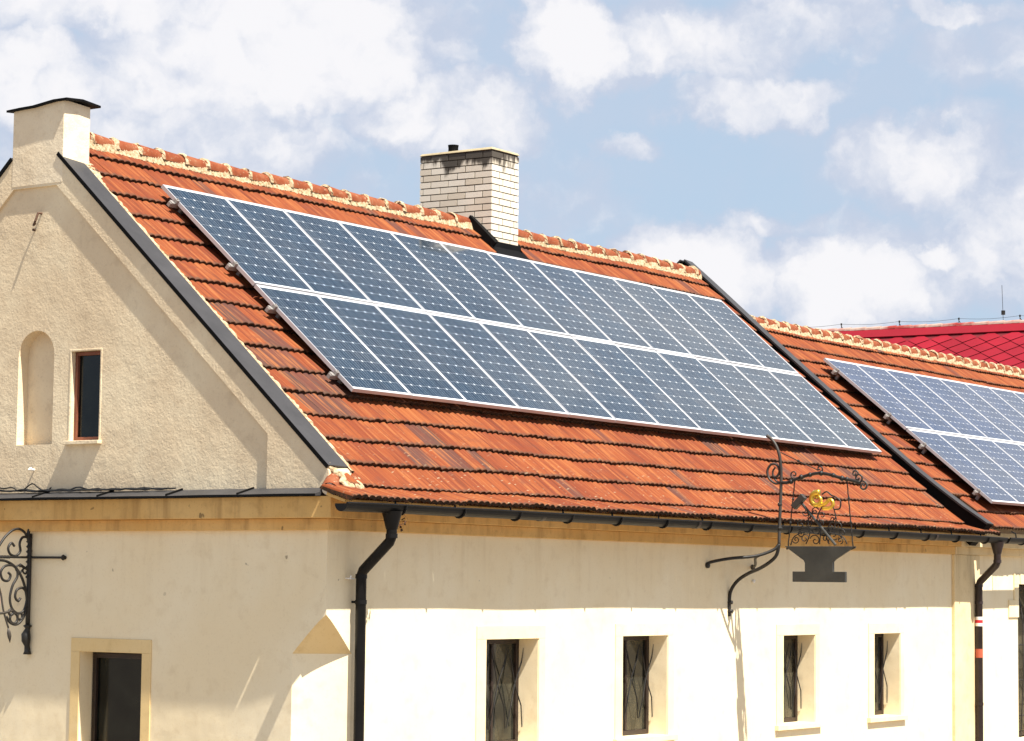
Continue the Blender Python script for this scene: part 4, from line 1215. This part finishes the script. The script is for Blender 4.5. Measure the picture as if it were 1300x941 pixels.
# cumulus heaps: azimuth, elevation, half width, half height (degrees), weight
PXD = 59.
def cl(u, v, ru, rv, wgt): return (32.65 - (u - 650) / PXD, 5.38 + (425 - v) / PXD, ru / PXD, rv / PXD, wgt)
heaps = [cl(200, 180, 330, 130, .62), cl(1150, 330, 200, 90, .55), cl(1000, 40, 200, 60, .5), cl(600, 230, 120, 60, .45), cl(280, 100, 230, 80, .75), cl(1250, 230, 150, 110, .5), cl(360, 60, 250, 110, 1.0), cl(30, 120, 110, 80, .9), cl(130, 20, 240, 60, .8), cl(560, 150, 150, 70, .75), cl(715, 60, 80, 80, 1.0), cl(860, 60, 190, 70, .72), cl(960, 130, 130, 40, .6),
         cl(1180, 15, 170, 30, .6), cl(1190, 210, 180, 70, .62), cl(880, 360, 130, 75, 1.05), cl(1075, 365, 120, 85, 1.05), cl(1190, 318, 60, 30, .9), cl(1280, 300, 110, 90, .62), cl(960, 285, 110, 30, .5), cl(800, 190, 60, 30, .5), cl(700, 240, 120, 130, .25), cl(230, 200, 230, 90, .42), cl(1230, 60, 120, 100, .4)]
acc = None
for (a, e, ra_, re_, wg) in heaps:
    s1_ = nn.new('ShaderNodeVectorMath'); s1_.operation = 'SUBTRACT'; ll.new(pd.outputs[0], s1_.inputs[0]); s1_.inputs[1].default_value = (a, e, 0)
    s2_ = nn.new('ShaderNodeVectorMath'); s2_.operation = 'MULTIPLY'; ll.new(s1_.outputs[0], s2_.inputs[0]); s2_.inputs[1].default_value = (1 / ra_, 1 / re_, 0)
    s3_ = nn.new('ShaderNodeVectorMath'); s3_.operation = 'LENGTH'; ll.new(s2_.outputs[0], s3_.inputs[0])
    v_ = wn_.math('MULTIPLY', wn_.val(s3_.outputs['Value'], 1.4, .25), wg)
    acc = v_ if acc is None else wn_.math('MAXIMUM', acc, v_)
# elsewhere in the sky: broken cloud from plain 3-D noise
n3 = nn.new('ShaderNodeTexNoise'); n3.inputs['Scale'].default_value = 2.6; n3.inputs['Detail'].default_value = 7; n3.inputs['Roughness'].default_value = .55; ll.new(tc.outputs['Generated'], n3.inputs['Vector'])
gen = wn_.val(n3.outputs['Fac'], .44, .64, 0, .8)
outside = wn_.val(el, 13., 18.)
acc = wn_.math('MAXIMUM', acc, wn_.math('MULTIPLY', gen, outside))
fb = nn.new('ShaderNodeTexNoise'); fb.inputs['Scale'].default_value = .7; fb.inputs['Detail'].default_value = 8; fb.inputs['Roughness'].default_value = .52; ll.new(pos.outputs[0], fb.inputs['Vector'])
dens = wn_.math('ADD', acc, wn_.math('MULTIPLY', wn_.math('SUBTRACT', fb.outputs['Fac'], .46), .8))
vl = nn.new('ShaderNodeTexNoise'); vl.inputs['Scale'].default_value = .22; vl.inputs['Detail'].default_value = 4; vl.inputs['Roughness'].default_value = .5; ll.new(pd.outputs[0], vl.inputs['Vector'])
veil = wn_.val(vl.outputs['Fac'], .35, .70, .05, .55)
cover = wn_.math('MAXIMUM', wn_.val(dens, .02, .52), veil)
cover = wn_.math('ADD', wn_.math('MULTIPLY', cover, .85), wn_.val(el, 14., 30., .12, .0))
hi = nn.new('ShaderNodeTexNoise'); hi.inputs['Scale'].default_value = 1.1; hi.inputs['Detail'].default_value = 7; hi.inputs['Roughness'].default_value = .48; ll.new(pd.outputs[0], hi.inputs['Vector'])
bright = wn_.val(wn_.math('ADD', dens, wn_.math('MULTIPLY', wn_.math('SUBTRACT', hi.outputs['Fac'], .5), 1.1)), .25, 1.0)
ccol = wn_.mix(bright, (2.65, 2.95, 3.6), (4.4, 4.35, 4.45))
zen = wn_.mix(1.0, sky.outputs[0], (.55, .55, .55), 'MULTIPLY')
blue = wn_.mix(wn_.val(el, 14., 30., .8, .0), zen, (2.35, 3.1, 3.95))
fin = wn_.mix(cover, blue, ccol)
ll.new(fin, bg.inputs['Color'])

# ------------------------------------------------------------------ camera
F, YAW, PIT, ROLL = 3379.43, R(32.649), R(5.375), R(.629)
fw_ = Vector((cos(YAW) * cos(PIT), sin(YAW) * cos(PIT), sin(PIT)))
rt = Vector((sin(YAW), -cos(YAW), 0)); upc = rt.cross(fw_)
RT = rt * cos(ROLL) + upc * sin(ROLL); UP = upc * cos(ROLL) - rt * sin(ROLL)
cam = bpy.data.cameras.new('camera'); co = bpy.data.objects.new('camera', cam); COL.objects.link(co)
mt = Matrix((RT, UP, -fw_)).transposed().to_4x4(); mt.translation = Vector((-19.5384, -14.4868, 0))
co.matrix_world = mt
cam.sensor_width = 36; cam.sensor_fit = 'HORIZONTAL'; cam.lens = F / 1300 * 36
cam.shift_y = -(470.5 - 425) / 1300
cam.clip_end = 3000; cam.clip_start = .1
scene.camera = co
scene.render.resolution_x = 1024; scene.render.resolution_y = 741
vs = scene.view_settings
vs.view_transform = 'Standard'; vs.look = 'None'; vs.exposure = 1.12; vs.gamma = 1; vs.use_curve_mapping = False
